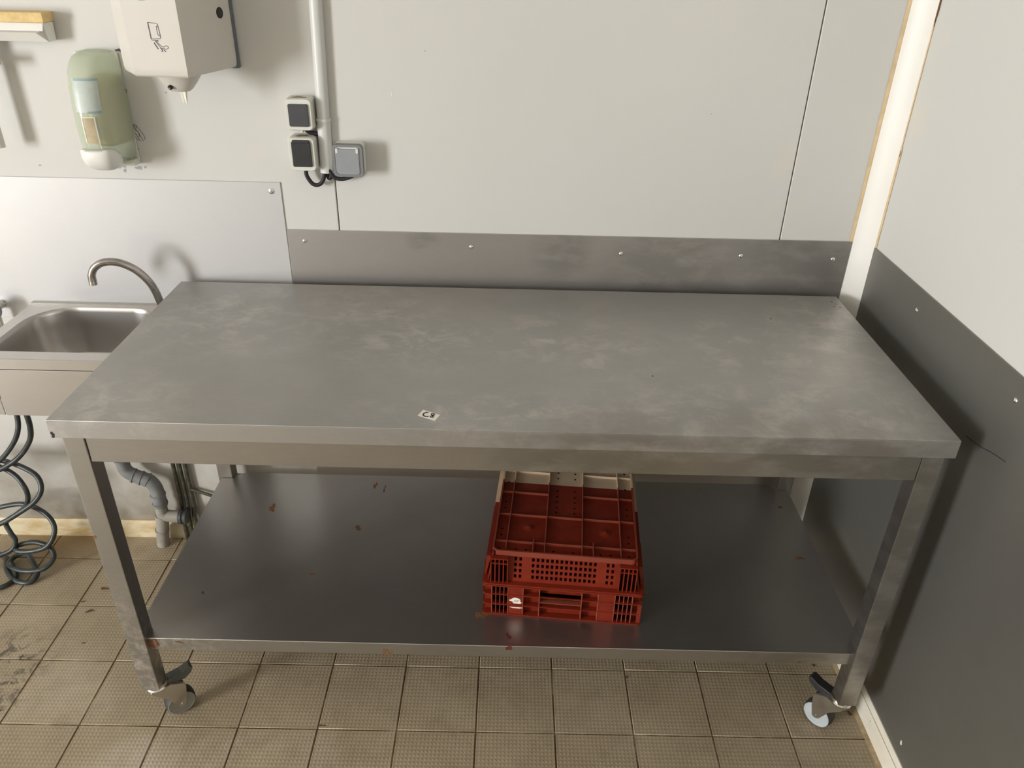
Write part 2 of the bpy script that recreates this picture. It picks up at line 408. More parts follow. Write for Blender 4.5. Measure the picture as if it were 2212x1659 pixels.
def blob(bm, frame, cx, cy, rx, ry, th, seg=18, jag=0.35, rng=None):
    """irregular thin patch with a real edge"""
    rng = rng or random
    ph = [rng.uniform(0, 6.28) for _ in range(4)]
    A, B = [], []
    for k in range(seg):
        a = 2 * math.pi * k / seg
        f = 1 + jag * (0.5 * math.sin(2 * a + ph[0]) + 0.35 * math.sin(3 * a + ph[1]) + 0.3 * math.sin(5 * a + ph[2])) + rng.uniform(-.1, .1) * jag * 2
        A.append(bm.verts.new(frame(cx + rx * f * math.cos(a), cy + ry * f * math.sin(a), 0)))
        B.append(bm.verts.new(frame(cx + rx * f * math.cos(a), cy + ry * f * math.sin(a), th)))
    bm.faces.new(B)
    for k in range(seg): bm.faces.new([A[k], A[(k + 1) % seg], B[(k + 1) % seg], B[k]])
    return bm

def finish(bm, name, off=(0, 0, 0), angle=40):
    bmesh.ops.recalc_face_normals(bm, faces=bm.faces)
    me = bpy.data.meshes.new(name)
    bmesh.ops.translate(bm, vec=-Vector(off), verts=bm.verts)
    for f in bm.faces: f.smooth = True
    bm.to_mesh(me); bm.free()
    me.set_sharp_from_angle(angle=math.radians(angle))
    return me
PIV = {}
def obj(name, bm, mats, parent=None, piv=None, angle=40):
    """link a mesh; its vertices are given in the frame of the thing and moved to the thing's pivot"""
    if piv is None: piv = PIV.get(parent, (0, 0, 0)) if parent else (0, 0, 0)
    me = finish(bm, name, piv, angle)
    for k in (mats if isinstance(mats, (list, tuple)) else [mats]): me.materials.append(M[k])
    o = bpy.data.objects.new(name, me); COL.objects.link(o)
    wn = o.modifiers.new('weighted_normals', 'WEIGHTED_NORMAL'); wn.keep_sharp = True; wn.weight = 60
    if parent: o.parent = parent; PIV[o] = piv
    else:
        PIV[o] = piv; o.location = piv
    return o
def thing(name, label, cat, piv, rotz=0.0, loc=None, group=None):
    e = bpy.data.objects.new(name, None); COL.objects.link(e)
    e.empty_display_size = 0.05
    e.location = loc or piv; e.rotation_euler = (0, 0, rotz)
    e['label'] = label; e['category'] = cat
    if group: e['group'] = group
    PIV[e] = piv
    return e
def tag(o, label, cat, group=None):
    o['label'] = label; o['category'] = cat
    if group: o['group'] = group
    return o
def struct(name, bm, mats, parent=None, piv=None):
    o = obj(name, bm, mats, parent, piv)
    if not parent: o['kind'] = 'structure'
    return o
def slabel(o, label): o['label'] = label; return o

# ------------------------------------------------------------------ the room
b = new(); box(b, XL - .1, XR + .1, YF - .1, YB + .1, -0.12, -0.003)
floor = slabel(struct('floor', b, 'grout'), 'beige tiled floor with raised studs')
T = 0.203; TX0, TY0 = -0.1728, 0.0081
G = 0.0036
def tile_mesh(w, d):
    t = new(); box(t, -w / 2, w / 2, -d / 2, d / 2, -0.006, 0.0, 0.0012, 1)
    me = finish(t, 'tile'); me.materials.append(M['tile']); return me
tcache = {}
far = new()
ntile = 0
for i in range(-25, 12):
    for j in range(-28, 5):
        x0, x1 = TX0 + i * T, TX0 + (i + 1) * T
        y0, y1 = TY0 + j * T, TY0 + (j + 1) * T
        x0, x1 = max(x0, XL), min(x1, XR); y0, y1 = max(y0, YF), min(y1, YB)
        if x1 - x0 < 0.01 or y1 - y0 < 0.01: continue
        if -6 <= i <= 10 and -4 <= j <= 4:
            w, d = round(x1 - x0 - G, 4), round(y1 - y0 - G, 4)
            if (w, d) not in tcache: tcache[(w, d)] = tile_mesh(w, d)
            o = bpy.data.objects.new('tile', tcache[(w, d)]); COL.objects.link(o)
            o.location = ((x0 + x1) / 2, (y0 + y1) / 2, random.uniform(-0.0005, 0.0005))
            o.rotation_euler = (random.uniform(-.002, .002), random.uniform(-.002, .002), 0)
            o.parent = floor; ntile += 1
        else:
            box(far, x0 + G / 2, x1 - G / 2, y0 + G / 2, y1 - G / 2, -0.006, 0, 0)
o = obj('tile_field', far, 'tile', floor); o['kind'] = 'stuff'

# dark specks of dirt lying on the tiles
for u, v, rx, ry in ((-.326, .485, .009, .006), (-.326, .393, .010, .006), (-.365, .430, .006, .003), (-.288, .272, .004, .003), (1.788, .242, .006, .004), (1.833, .083, .006, .005), (1.763, .052, .008, .003), (1.852, .128, .010, .006), (.445, .018, .008, .0025), (1.249, .187, .005, .004), (-.40, .045, .007, .003)):
    t = new(); blob(t, lambda a, b_, h=0: Vector((a, b_, .0008 + h)), u, v, rx, ry, .0006, 16, .7); obj('dirt_speck', t, 'crack', floor)

# back wall: three tall panels with narrow seams in front of the wall core
b = new(); box(b, XL - .1, XR + .1, YB + 0.012, YB + .12, 0, ZC)
wall_back = slabel(struct('wall_back', b, 'seam'), 'white panelled back wall')
SG = 0.0016
for x0, x1 in ((XL, 0.445 - SG), (0.445 + SG, 1.632 - SG), (1.632 + SG, XR)):
    b = new(); box(b, x0, x1, YB, YB + .02, 0, ZC, 0.0015, 1); obj('wall_panel', b, 'wall', wall_back)
b = new(); box(b, XR, XR + .1, YF - .1, YB, 0, ZC)
wall_right = slabel(struct('wall_right', b, 'wall'), 'white right wall')
b = new(); box(b, XL, XR, YF - .1, YF, 0, ZC)
wall_front = slabel(struct('wall_front', b, 'frontwall'), 'unseen wall behind the camera, coloured dark to dim reflections')
b = new()
box(b, XL - .1, XL, YF - .1, WY0, 0, ZC); box(b, XL - .1, XL, WY1, YB, 0, ZC)
box(b, XL - .1, XL, WY0, WY1, 0, WZ0); box(b, XL - .1, XL, WY0, WY1, WZ1, ZC)
wall_left = slabel(struct('wall_left', b, 'farwall'), 'pale left wall with the window')
b = new(); box(b, XL - .1, XR + .1, YF - .1, YB + .12, ZC, ZC + .1)
slabel(struct('ceiling', b, 'ceiling'), 'white ceiling')
b = new(); fw = 0.05
box(b, XL - .08, XL - .02, WY0, WY1, WZ0, WZ0 + fw); box(b, XL - .08, XL - .02, WY0, WY1, WZ1 - fw, WZ1)
box(b, XL - .08, XL - .02, WY0, WY0 + fw, WZ0 + fw, WZ1 - fw); box(b, XL - .08, XL - .02, WY1 - fw, WY1, WZ0 + fw, WZ1 - fw)
win = slabel(struct('window_1', b, 'white_plastic'), 'white framed window')
b = new(); box(b, XL - .054, XL - .048, WY0 + fw, WY1 - fw, WZ0 + fw, WZ1 - fw); obj('pane', b, 'pane', win)

# skirting
b = new(); prism(b, [(YB, 0), (YB - .016, 0), (YB - .016, .050), (YB - .006, .064), (YB, .064)], 'x', XL, XR - .015)
slabel(struct('baseboard_back', b, 'skirt_b'), 'stained cream skirting along the back wall')
b = new(); prism(b, [(XR, 0), (XR - .024, 0), (XR - .021, .018), (XR - .013, .052), (XR - .011, .055), (XR - .005, .066), (XR, .066)], 'y', YF, YB - .03)
slabel(struct('baseboard_right', b, 'skirt_r'), 'cream skirting along the right wall')
b = new(); prism(b, [(XR - .0235, .0005), (XR - .031, .0005), (XR - .0225, .010)], 'y', YF, YB - .03)
obj('sealant', b, 'brown', bpy.data.objects['baseboard_right'])
b = new(); box(b, XR - .0128, XR - .0118, YF, YB - .03, .0515, .0535); obj('groove', b, 'brown', bpy.data.objects['baseboard_right'])
# cove in the corner with sealant beads
b = new()
arc = [(XR - .046, YB + .001)] + [(XR - .046 + .044 * math.sin(math.radians(a)) * 1.0, YB - .046 + .044 * math.cos(math.radians(a))) for a in range(0, 91, 10)] + [(XR + .001, YB - .048)]
# flatten the cove between chord and arc
ch = []
for (x, y) in arc:
    cxm = ((x - (XR - .046)) + (YB - y)) / 2
    fx, fy = XR - .046 + cxm, YB - cxm
    ch.append((x * .35 + fx * .65, y * .35 + fy * .65))
prism(b, [(XR, YB)] + ch[::-1], 'z', 0.0, ZC)
trim = slabel(struct('trim_1', b, 'trim'), 'white cove strip in the wall corner')
def bead(x0, y0, x1, y1, z0, z1, m='sealant', n=24, jit=.0012):
    t = new(); rings = []
    for k in range(n + 1):
        z = z0 + (z1 - z0) * k / n
        j = random.uniform(-jit, jit)
        dx, dy = x1 - x0, y1 - y0
        nx, ny = -0.7071, -0.7071
        rings.append([(x0, y0, z), (x0 + nx * .0015 + j * dx * 50, y0 + ny * .0015 + j * dy * 50, z), (x1 + nx * .0015, y1 + ny * .0015, z), (x1, y1, z)])
    loft(t, [[Vector(p) for p in r] for r in rings])
    return obj('sealant', t, m, trim)
bead(XR - .053, YB - .0005, XR - .0445, YB - .0015, 1.078, ZC)
bead(XR - .0015, YB - .043, XR - .0005, YB - .052, 1.078, 1.34)
bead(XR - .0015, YB - .0435, XR - .0005, YB - .0475, 1.34, ZC)
for z0, z1 in ((1.61, 1.70), (1.315, 1.335)):
    t = new()
    blob(t, lambda u, v, h: Vector((XR - .0008 - h, YB - .0475 + u, v)), 0, (z0 + z1) / 2, .0028, (z1 - z0) / 2, .0014, 20, .5)
    obj('crack', t, 'crack', trim)

# small stains and pen marks on the back wall
def wallf(u, v, h=0.0): return Vector((u, YB - 0.0001 - h, v))
for cx, cz, rx, rz, k in ((-.105, 1.238, .010, .007, 'chip'), (-.060, 1.234, .0075, .0055, 'chip'), (-.084, 1.246, .004, .003, 'chip'),
                          (-.043, 1.236, .003, .003, 'chip'), (-.098, 1.226, .003, .005, 'chip'), (-.058, 1.262, .005, .009, 'brown'),
                          (-.055, 1.283, .005, .004, 'greyink'), (-.047, 1.516, .010, .003, 'greyink'),
                          (-.054, 1.423, .006, .007, 'brown'), (0.047, 1.421, .002, .002, 'chip'), (-.315, 1.235, .003, .002, 'chip'),
                          (.605, 1.428, .002, .005, 'skirt_r'), (.69, 1.53, .0015, .0015, 'chip'), (1.40, 1.40, .0012, .0015, 'chip')):
    t = new(); blob(t, wallf, cx, cz, rx, rz, .0004, 16, .5); obj('stain', t, k, wall_back)
t = new()
rs = random.Random(3)
for s in ([(-.054, 1.337), (-.050, 1.333), (-.051, 1.343), (-.047, 1.336)], [(-.045, 1.342), (-.036, 1.328), (-.028, 1.312), (-.030, 1.306)],
          [(-.046, 1.330), (-.040, 1.320), (-.043, 1.312)], [(-.050, 1.322), (-.044, 1.308), (-.040, 1.302)], [(-.044, 1.322), (-.036, 1.310), (-.034, 1.302)],
          [(-.052, 1.312), (-.046, 1.303)], [(-.048, 1.345), (-.044, 1.338), (-.048, 1.330), (-.043, 1.326)]):
    ribbon(t, s, .0011, lambda u, v: wallf(u, v, .0004))
obj('pen_mark', t, 'greyink', wall_back)

# ------------------------------------------------------------------ metal sheets on the walls
def rivet(parent, p, n, r=.0055):
    t = new(); lathe(t, [(r, 0), (r * .98, .0012), (r * .7, .0026), (r * .34, .0031), (r * .30, .0018), (0, .0018)], p, n, 18)
    return obj('rivet', t, 'rivet', parent)
b = new(); box(b, -1.3, .3015, YB - .0035, YB - .0002, .80, 1.2045, .0006, 1)
o = tag(obj('splash_sheet', b, 'alu', piv=(-.3, YB, .80)), 'pale aluminium splash sheet behind the hand basin and tap', 'wall sheet')
rivet(o, (.276, YB - .0035, 1.181), (0, -1, 0), .0075)
b = new(); box(b, .3035, 1.8285, YB - .0035, YB - .0002, .068, 1.078, .0006, 1)
o = tag(obj('steel_sheet', b, 'sheet', piv=(1.07, YB, .07)), 'grey steel wall sheet behind the long table', 'wall sheet')
for x, z in ((.348, 1.047), (.799, 1.040), (1.207, 1.030), (1.534, 1.031), (1.786, 1.027)): rivet(o, (x, YB - .0035, z), (0, -1, 0))
for x0, x1, z0, z1 in ((.63, .715, 1.045, 1.076), (.98, 1.10, 1.00, 1.074)):
    pass
b = new(); box(b, XR - .0035, XR - .0002, -2.4, YB - .045, .068, 1.078, .0006, 1)
o = tag(obj('steel_sheet', b, 'sheet_r', piv=(XR, -.8, .07)), 'dark steel sheet covering the lower right wall', 'wall sheet')
for y, z in ((.409, 1.026), (-.013, 1.031), (-.43, 1.03)): rivet(o, (XR - .0035, y, z), (-1, 0, 0))
t = new()
ribbon(t, [(.085, .885), (.04, .892), (-.01, .906), (-.05, .914)], .0016, lambda u, v: Vector((XR - .0038, u, v)))
obj('scratch', t, 'ink', o)
t = new()
blob(t, lambda u, v, h: Vector((XR - .0036 - h, u, v)), -.081, .11, .004, .006, .0005); obj('paint_spot', t, 'pale_plastic', o)

# ------------------------------------------------------------------ the long rolling table
TC = (0.9, 0.355, 0.0)
tz = -0.0049
table = thing('work_table', 'long stainless steel work table on castors with a lower shelf', 'table', TC, tz,
              (TC[0] + TC[1] * .0049, TC[1] - TC[0] * .0049, 0))
W, D, H, TH = 1.8, 0.710, 0.9333, 0.042
b = new()
box(b, 0, W, 0, D, H - .004, H, .0016, 2)
box(b, 0, W, 0, .004, H - TH, H - .003, .0008, 1); box(b, 0, W, D - .004, D, H - TH, H - .003, .0008, 1)
box(b, 0, .004, .003, D - .003, H - TH, H - .003, .0008, 1); box(b, W - .004, W, .003, D - .003, H - TH, H - .003, .0008, 1)
box(b, .004, W - .004, .004, D - .004, H - .022, H - .004)
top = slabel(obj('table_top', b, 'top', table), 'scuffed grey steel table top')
for u, v, r in ((1.775, .672, .0018), (1.780, .657, .0022), (1.769, .638, .0016), (1.785, .636, .0018), (1.577, .553, .0022), (1.226, .234, .0018), (.587, .565, .0015)):
    t = new(); blob(t, lambda a, b_, h=0: Vector((a, b_, H + .0001 + h)), u, v, r, r * 1.3, .0003, 12, .5); obj('speck', t, 'crack', top)
LG = 0.044
LX0, LX1, LY0, LY1 = .0175, W - .0165, .006, D - .012
legs = {}
ZL = 0.139
for nm, x0, y0 in (('fl', LX0, LY0), ('fr', LX1 - LG, LY0), ('bl', LX0, LY1 - LG), ('br', LX1 - LG, LY1 - LG)):
    b = new(); box(b, x0, x0 + LG, y0, y0 + LG, ZL, H - TH + .012, .0025, 2)
    legs[nm] = (x0 + LG / 2, y0 + LG / 2)
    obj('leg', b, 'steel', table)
AZ0, AZ1 = .829, H - TH + .006
def apron(x0, x1, y0, y1):
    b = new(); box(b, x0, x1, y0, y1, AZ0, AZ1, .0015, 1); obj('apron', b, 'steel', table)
apron(LX0 + LG + .0006, LX1 - LG - .0006, LY0 + .002, LY0 + .030)
apron(LX0 + LG, LX1 - LG, LY1 - .032, LY1 - .002)
apron(LX0 + .002, LX0 + .032, LY0 + LG, LY1 - LG)
apron(LX1 - .032, LX1 - .002, LY0 + LG, LY1 - LG)
# lower shelf: sheet notched round the legs, folded front edge
SZ = 0.308
b = new()
sx0, sx1, sy0, sy1 = .028, 1.772, .0195, .682
lg = LX0 + LG; rg_ = LX1 - LG
yb = LY1 - LG - .002
def plate(z0, z1):
    poly = [(lg, sy0), (rg_, sy0), (rg_, LY0 + LG), (sx1, LY0 + LG), (sx1, yb - .012), (sx1 - .008, yb), (rg_ - .004, yb), (rg_ - .010, yb + .010), (rg_ - .010, sy1 - .014), (rg_ - .022, sy1),
            (lg + .03, sy1), (lg + .008, sy1 - .015), (lg + .004, yb), (sx0, yb), (sx0, LY0 + LG), (lg, LY0 + LG)]
    t = bmesh.new()
    B = [t.verts.new((x, y, z0)) for x, y in poly]; A = [t.verts.new((x, y, z1)) for x, y in poly]
    t.faces.new(A); t.faces.new(B[::-1])
    for i in range(len(poly)): t.faces.new([B[i], B[(i + 1) % len(poly)], A[(i + 1) % len(poly)], A[i]])
    return t
merge(b, plate(SZ - .003, SZ))
shelf = slabel(obj('shelf', b, 'shelf', table), 'dull grey steel lower shelf')
b = new(); box(b, lg, rg_, sy0 - .0005, sy0 + .0025, SZ - .036, SZ + .0008, .001, 1)
box(b, lg, rg_, sy0, sy0 + .02, SZ - .036, SZ - .034)
obj('shelf_edge', b, 'steel', shelf)
b = new(); box(b, lg, rg_, sy1 - .003, sy1, SZ - .036, SZ - .002); obj('shelf_edge', b, 'steel', shelf)
for x in (sx0, sx1 - .003):
    b = new(); box(b, x, x + .003, LY0 + LG, yb - .014, SZ - .036, SZ - .002); obj('shelf_edge', b, 'steel', shelf)
def shf(u, v, h=0.0): return Vector((u, v, SZ + .0001 + h))
for u, v, rx, ry, k in ((.222, .513, .010, .013, 'rust'), (.487, .434, .009, .008, 'rust'), (.855, .118, .014, .014, 'rust'),
                        (.505, .63, .004, .016, 'rust'), (.535, .615, .003, .014, 'rust'), (1.725, .57, .004, .006, 'rust'),
                        (.40, .245, .006, .004, 'rust'), (.14, .17, .004, .003, 'rustred'), (1.715, .35, .009, .006, 'rust'), (1.12, .30, .003, .003, 'rust'),
                        (.92, .05, .006, .008, 'rustred')):
    t = new(); blob(t, shf, u, v, rx, ry, .0004, 20, .75); obj('rust_spot', t, k, shelf)
def edf(u, v, h=0.0): return Vector((u, sy0 - .0007 - h, v))
for u, v, rx, ry, k in ((.630, SZ - .026, .009, .009, 'rust'), (.922, SZ - .004, .009, .006, 'rustred'), (.43, SZ - .004, .003, .002, 'rust'),
                        (.135, SZ - .010, .008, .003, 'crack'), (1.62, SZ - .03, .004, .002, 'crack'), (1.74, SZ - .028, .003, .003, 'rust')):
    t = new(); blob(t, edf, u, v, rx, ry, .0003, 18, .8); obj('rust_spot', t, k, shelf)
# burnt weld where the shelf meets the front left leg, rusty spots on the legs
t = new(); blob(t, edf, lg + .010, SZ - .018, .012, .016, .0012, 20, .35); slabel(obj('weld', t, 'weld', table), 'rust brown weld at the left leg')
t = new(); blob(t, lambda u, v, h=0: Vector((u, LY0 - .0002 - h, v)), .0205, .63, .004, .0045, .0004, 14, .4); obj('rust_spot', t, 'rust', table)
t = new(); blob(t, lambda u, v, h=0: Vector((u, -.0002 - h, v)), .006, H - .034, .004, .006, .0004, 14, .5); obj('rust_spot', t, 'ink', table)
t = new(); box(t, LX0 + LG - .0006, LX0 + LG + .0012, LY0 + .0005, LY0 + .004, AZ0 + .018, AZ1 - .008); obj('gap_shade', t, 'ink', table)  # black strip paints the shade between leg and apron

# castors
def castor(cx, cy, ang, wheelmat, tyremat, discmat, levermat):
    base = new(); cy = cy + .010; U = .011; TR = .040
    cyl(base, (cx, cy, .118 + U), (cx, cy, ZL + .03), .013, None, 16)
    lathe(base, [(.021, 0), (.0265, .003), (.0275, .009), (.0245, .012), (.0275, .015), (.0255, .021), (.018, .023)], (cx, cy, .105 + U), (0, 0, 1), 28)
    d = Vector((math.cos(ang), math.sin(ang), 0)); s = Vector((-d.y, d.x, 0))
    ax = Vector((cx, cy, .0378)) + d * TR
    # fork: two cheeks reaching back and down to the axle
    prof = [(-.022, .110), (.030, .112), (.056, .098), (.060, .088), (.050, .060), (.043, .034), (.036, .030), (.026, .034), (.012, .070), (-.016, .099)]
    prof = [(u + (.006 if z < .07 else 0), z + U * max(0, min(1, (z - .04) / .05))) for u, z in prof]
    for sd in (-1, 1):
        t = bmesh.new()
        A = [t.verts.new(Vector((cx, cy, z)) + d * u + s * (sd * .0175)) for u, z in prof]
        B = [t.verts.new(Vector((cx, cy, z)) + d * u + s * (sd * .0205)) for u, z in prof]
        t.faces.new(A); t.faces.new(B[::-1])
        for i in range(len(prof)): t.faces.new([A[i], B[i], B[(i + 1) % len(prof)], A[(i + 1) % len(prof)]])
        merge(base, t)
    t = bmesh.new()
    rows = [(-.020, .1065 + U), (.030, .1085 + U), (.056, .095 + U), (.060, .081 + U)]
    A = [[t.verts.new(Vector((cx, cy, z + dz)) + d * u + s * sg) for sg in (-.0205, .0205)] for u, z in rows for dz in (0,)]
    B = [[t.verts.new(Vector((cx, cy, z + .0035)) + d * u + s * sg) for sg in (-.0205, .0205)] for u, z in rows]
    for i in range(len(rows) - 1):
        t.faces.new([A[i][0], A[i][1], A[i + 1][1], A[i + 1][0]]); t.faces.new([B[i][0], B[i + 1][0], B[i + 1][1], B[i][1]])
        t.faces.new([A[i][0], A[i + 1][0], B[i + 1][0], B[i][0]]); t.faces.new([A[i][1], B[i][1], B[i + 1][1], A[i + 1][1]])
    t.faces.new([A[0][0], B[0][0], B[0][1], A[0][1]]); t.faces.new([A[-1][0], A[-1][1], B[-1][1], B[-1][0]])
    merge(base, t)
    c = obj('castor', base, 'chrome', table)
    wl = new(); RW = .0375
    lathe(wl, [(.026, -.0155), (RW - .003, -.0150), (RW - .001, -.012), (RW, -.004), (RW, .004), (RW - .001, .012), (RW - .003, .0150), (.026, .0155)], ax, s, 36)
    obj('tyre', wl, tyremat, c)
    dk = new()
    lathe(dk, [(RW - .0028, -.0160), (RW - .0052, -.0172), (RW - .010, -.0150), (.013, -.0150), (.012, -.0170), (.004, -.0172), (.004, .0172), (.012, .0170), (.013, .0150), (RW - .010, .0150), (RW - .0052, .0172), (RW - .0028, .0160)], ax, s, 36)
    obj('wheel', dk, discmat, c)
    axl = new(); cyl(axl, ax - s * .023, ax + s * .023, .0045, None, 12); obj('axle', axl, 'chrome', c)
    # brake lever rising behind the swivel
    lv = new()
    pf = [(.012, .112), (.020, .121), (.058, .123), (.080, .131), (.087, .126), (.080, .112), (.062, .100), (.040, .104)]
    pf = [(u, z + U) for u, z in pf]
    t = bmesh.new()
    A = [t.verts.new(Vector((cx, cy, z)) + d * u + s * -.013) for u, z in pf]; B = [t.verts.new(Vector((cx, cy, z)) + d * u + s * .013) for u, z in pf]
    t.faces.new(A); t.faces.new(B[::-1])
    for i in range(len(pf)): t.faces.new([A[i], B[i], B[(i + 1) % len(pf)], A[(i + 1) % len(pf)]])
    bmesh.ops.recalc_face_normals(t, faces=t.faces)
    bmesh.ops.bevel(t, geom=list(t.edges), offset=.0018, segments=2, profile=.5, affect='EDGES')
    merge(lv, t)
    L = obj('brake_lever', lv, levermat, c)
    return c
castor(*legs['fl'], math.radians(38), 'a', 'tyreblack', 'wheeldirty', 'leverdirty')
castor(*legs['fr'], math.radians(131), 'a', 'tyreblack', 'wheelgrey', 'black')
castor(*legs['bl'], math.radians(-70), 'a', 'tyre', 'wheeldirty', 'greydark')
castor(*legs['br'], math.radians(-110), 'a', 'tyre', 'wheelgrey', 'black')

# ------------------------------------------------------------------ handwritten tag on the table
LC = (.7485, .0455, H + .0003)
a_ = math.radians(-27)
tagt = thing('paper_tag', 'small white paper tag with handwritten C8 on the table top', 'paper tag', LC)
uu = Vector((math.cos(a_), math.sin(a_), 0)); vv = Vector((.36, .93, 0)).normalized()
def lf(u, v, h=0.0006): return Vector(LC) + uu * u + vv * v + Vector((0, 0, h))
b = new()
q = [(-.0205, -.0118), (.0205, -.0118), (.0205, .0118), (-.0205, .0118)]
A = [b.verts.new(lf(u, v, 0)) for u, v in q]; B_ = [b.verts.new(lf(u, v, .0005)) for u, v in q]
b.faces.new(B_); b.faces.new(A[::-1])
for i in range(4): b.faces.new([A[i], A[(i + 1) % 4], B_[(i + 1) % 4], B_[i]])
obj('paper', b, 'paper', tagt)
b = new()
ribbon(b, [(-.0060, .0080), (-.0105, .0048), (-.0125, -.0005), (-.0105, -.0058), (-.0055, -.0078), (-.0005, -.0058), (.0012, -.0040)], .0030, lambda u, v: lf(u, v, .0008))
e8 = [(.0080, .0010), (.0035, .0048), (.0030, .0078), (.0065, .0092), (.0090, .0065), (.0078, .0020), (.0105, -.0015), (.0100, -.0042), (.0062, -.0048), (.0052, -.0018), (.0085, .0022), (.0092, .0050)]
ribbon(b, e8, .0026, lambda u, v: lf(u, v, .00095))
slabel(obj('lettering', b, 'ink', tagt), 'handwritten C8 in black ink')

# ------------------------------------------------------------------ crates on the shelf
CR = math.radians(-4.6)
CO = Vector((1.0485, .1025, SZ + .0005))
def panel(bm, xs, zs, holes, y0, y1, slope=0.0, zref=0.0, mi=0):
    """wall in the XZ plane with real rectangular holes; y shifts by slope*(z-zref)"""
    nx, nz = len(xs) - 1, len(zs) - 1
    V = {}
    def v(i, k, s):
        if (i, k, s) not in V: V[(i, k, s)] = bm.verts.new((xs[i], (y0 if s == 0 else y1) + slope * (zs[k] - zref), zs[k]))
        return V[(i, k, s)]
    solid = lambda i, k: 0 <= i < nx and 0 <= k < nz and (i, k) not in holes
    for i in range(nx):
        for k in range(nz):
            if not solid(i, k): continue
            bm.faces.new([v(i, k, 0), v(i + 1, k, 0), v(i + 1, k + 1, 0), v(i, k + 1, 0)]).material_index = mi
            bm.faces.new([v(i, k, 1), v(i, k + 1, 1), v(i + 1, k + 1, 1), v(i + 1, k, 1)]).material_index = mi
            for (di, dk, p, q_) in ((-1, 0, (i, k), (i, k + 1)), (1, 0, (i + 1, k), (i + 1, k + 1)), (0, -1, (i, k), (i + 1, k)), (0, 1, (i, k + 1), (i + 1, k + 1))):
                if not solid(i + di, k + dk):
                    bm.faces.new([v(*p, 0), v(*q_, 0), v(*q_, 1), v(*p, 1)]).material_index = mi
def holed(bm, blocks, x0, x1, z0, z1, y0, y1, slope=0.0, zref=0.0):
    """blocks: list of hole rectangles (xa, xb, za, zb)"""
    xs = sorted({round(a, 5) for h in blocks for a in h[:2]} | {x0, x1}); zs = sorted({round(a, 5) for h in blocks for a in h[2:]} | {z0, z1})
    holes = set()
    for i in range(len(xs) - 1):
        for k in range(len(zs) - 1):
            cx, cz = (xs[i] + xs[i + 1]) / 2, (zs[k] + zs[k + 1]) / 2
            if any(a < cx < b_ and c < cz < d_ for a, b_, c, d_ in blocks): holes.add((i, k))
    panel(bm, xs, zs, holes, y0, y1, slope, zref)
def gridholes(xa, xb, nx, za, zb, nz, fx=.5, fz=.62):
    px, pz = (xb - xa) / nx, (zb - za) / nz
    return [(xa + px * (i + .5 - fx / 2), xa + px * (i + .5 + fx / 2), za + pz * (k + .5 - fz / 2), za + pz * (k + .5 + fz / 2)) for i in range(nx) for k in range(nz)]
LEN, HW = .575, .196
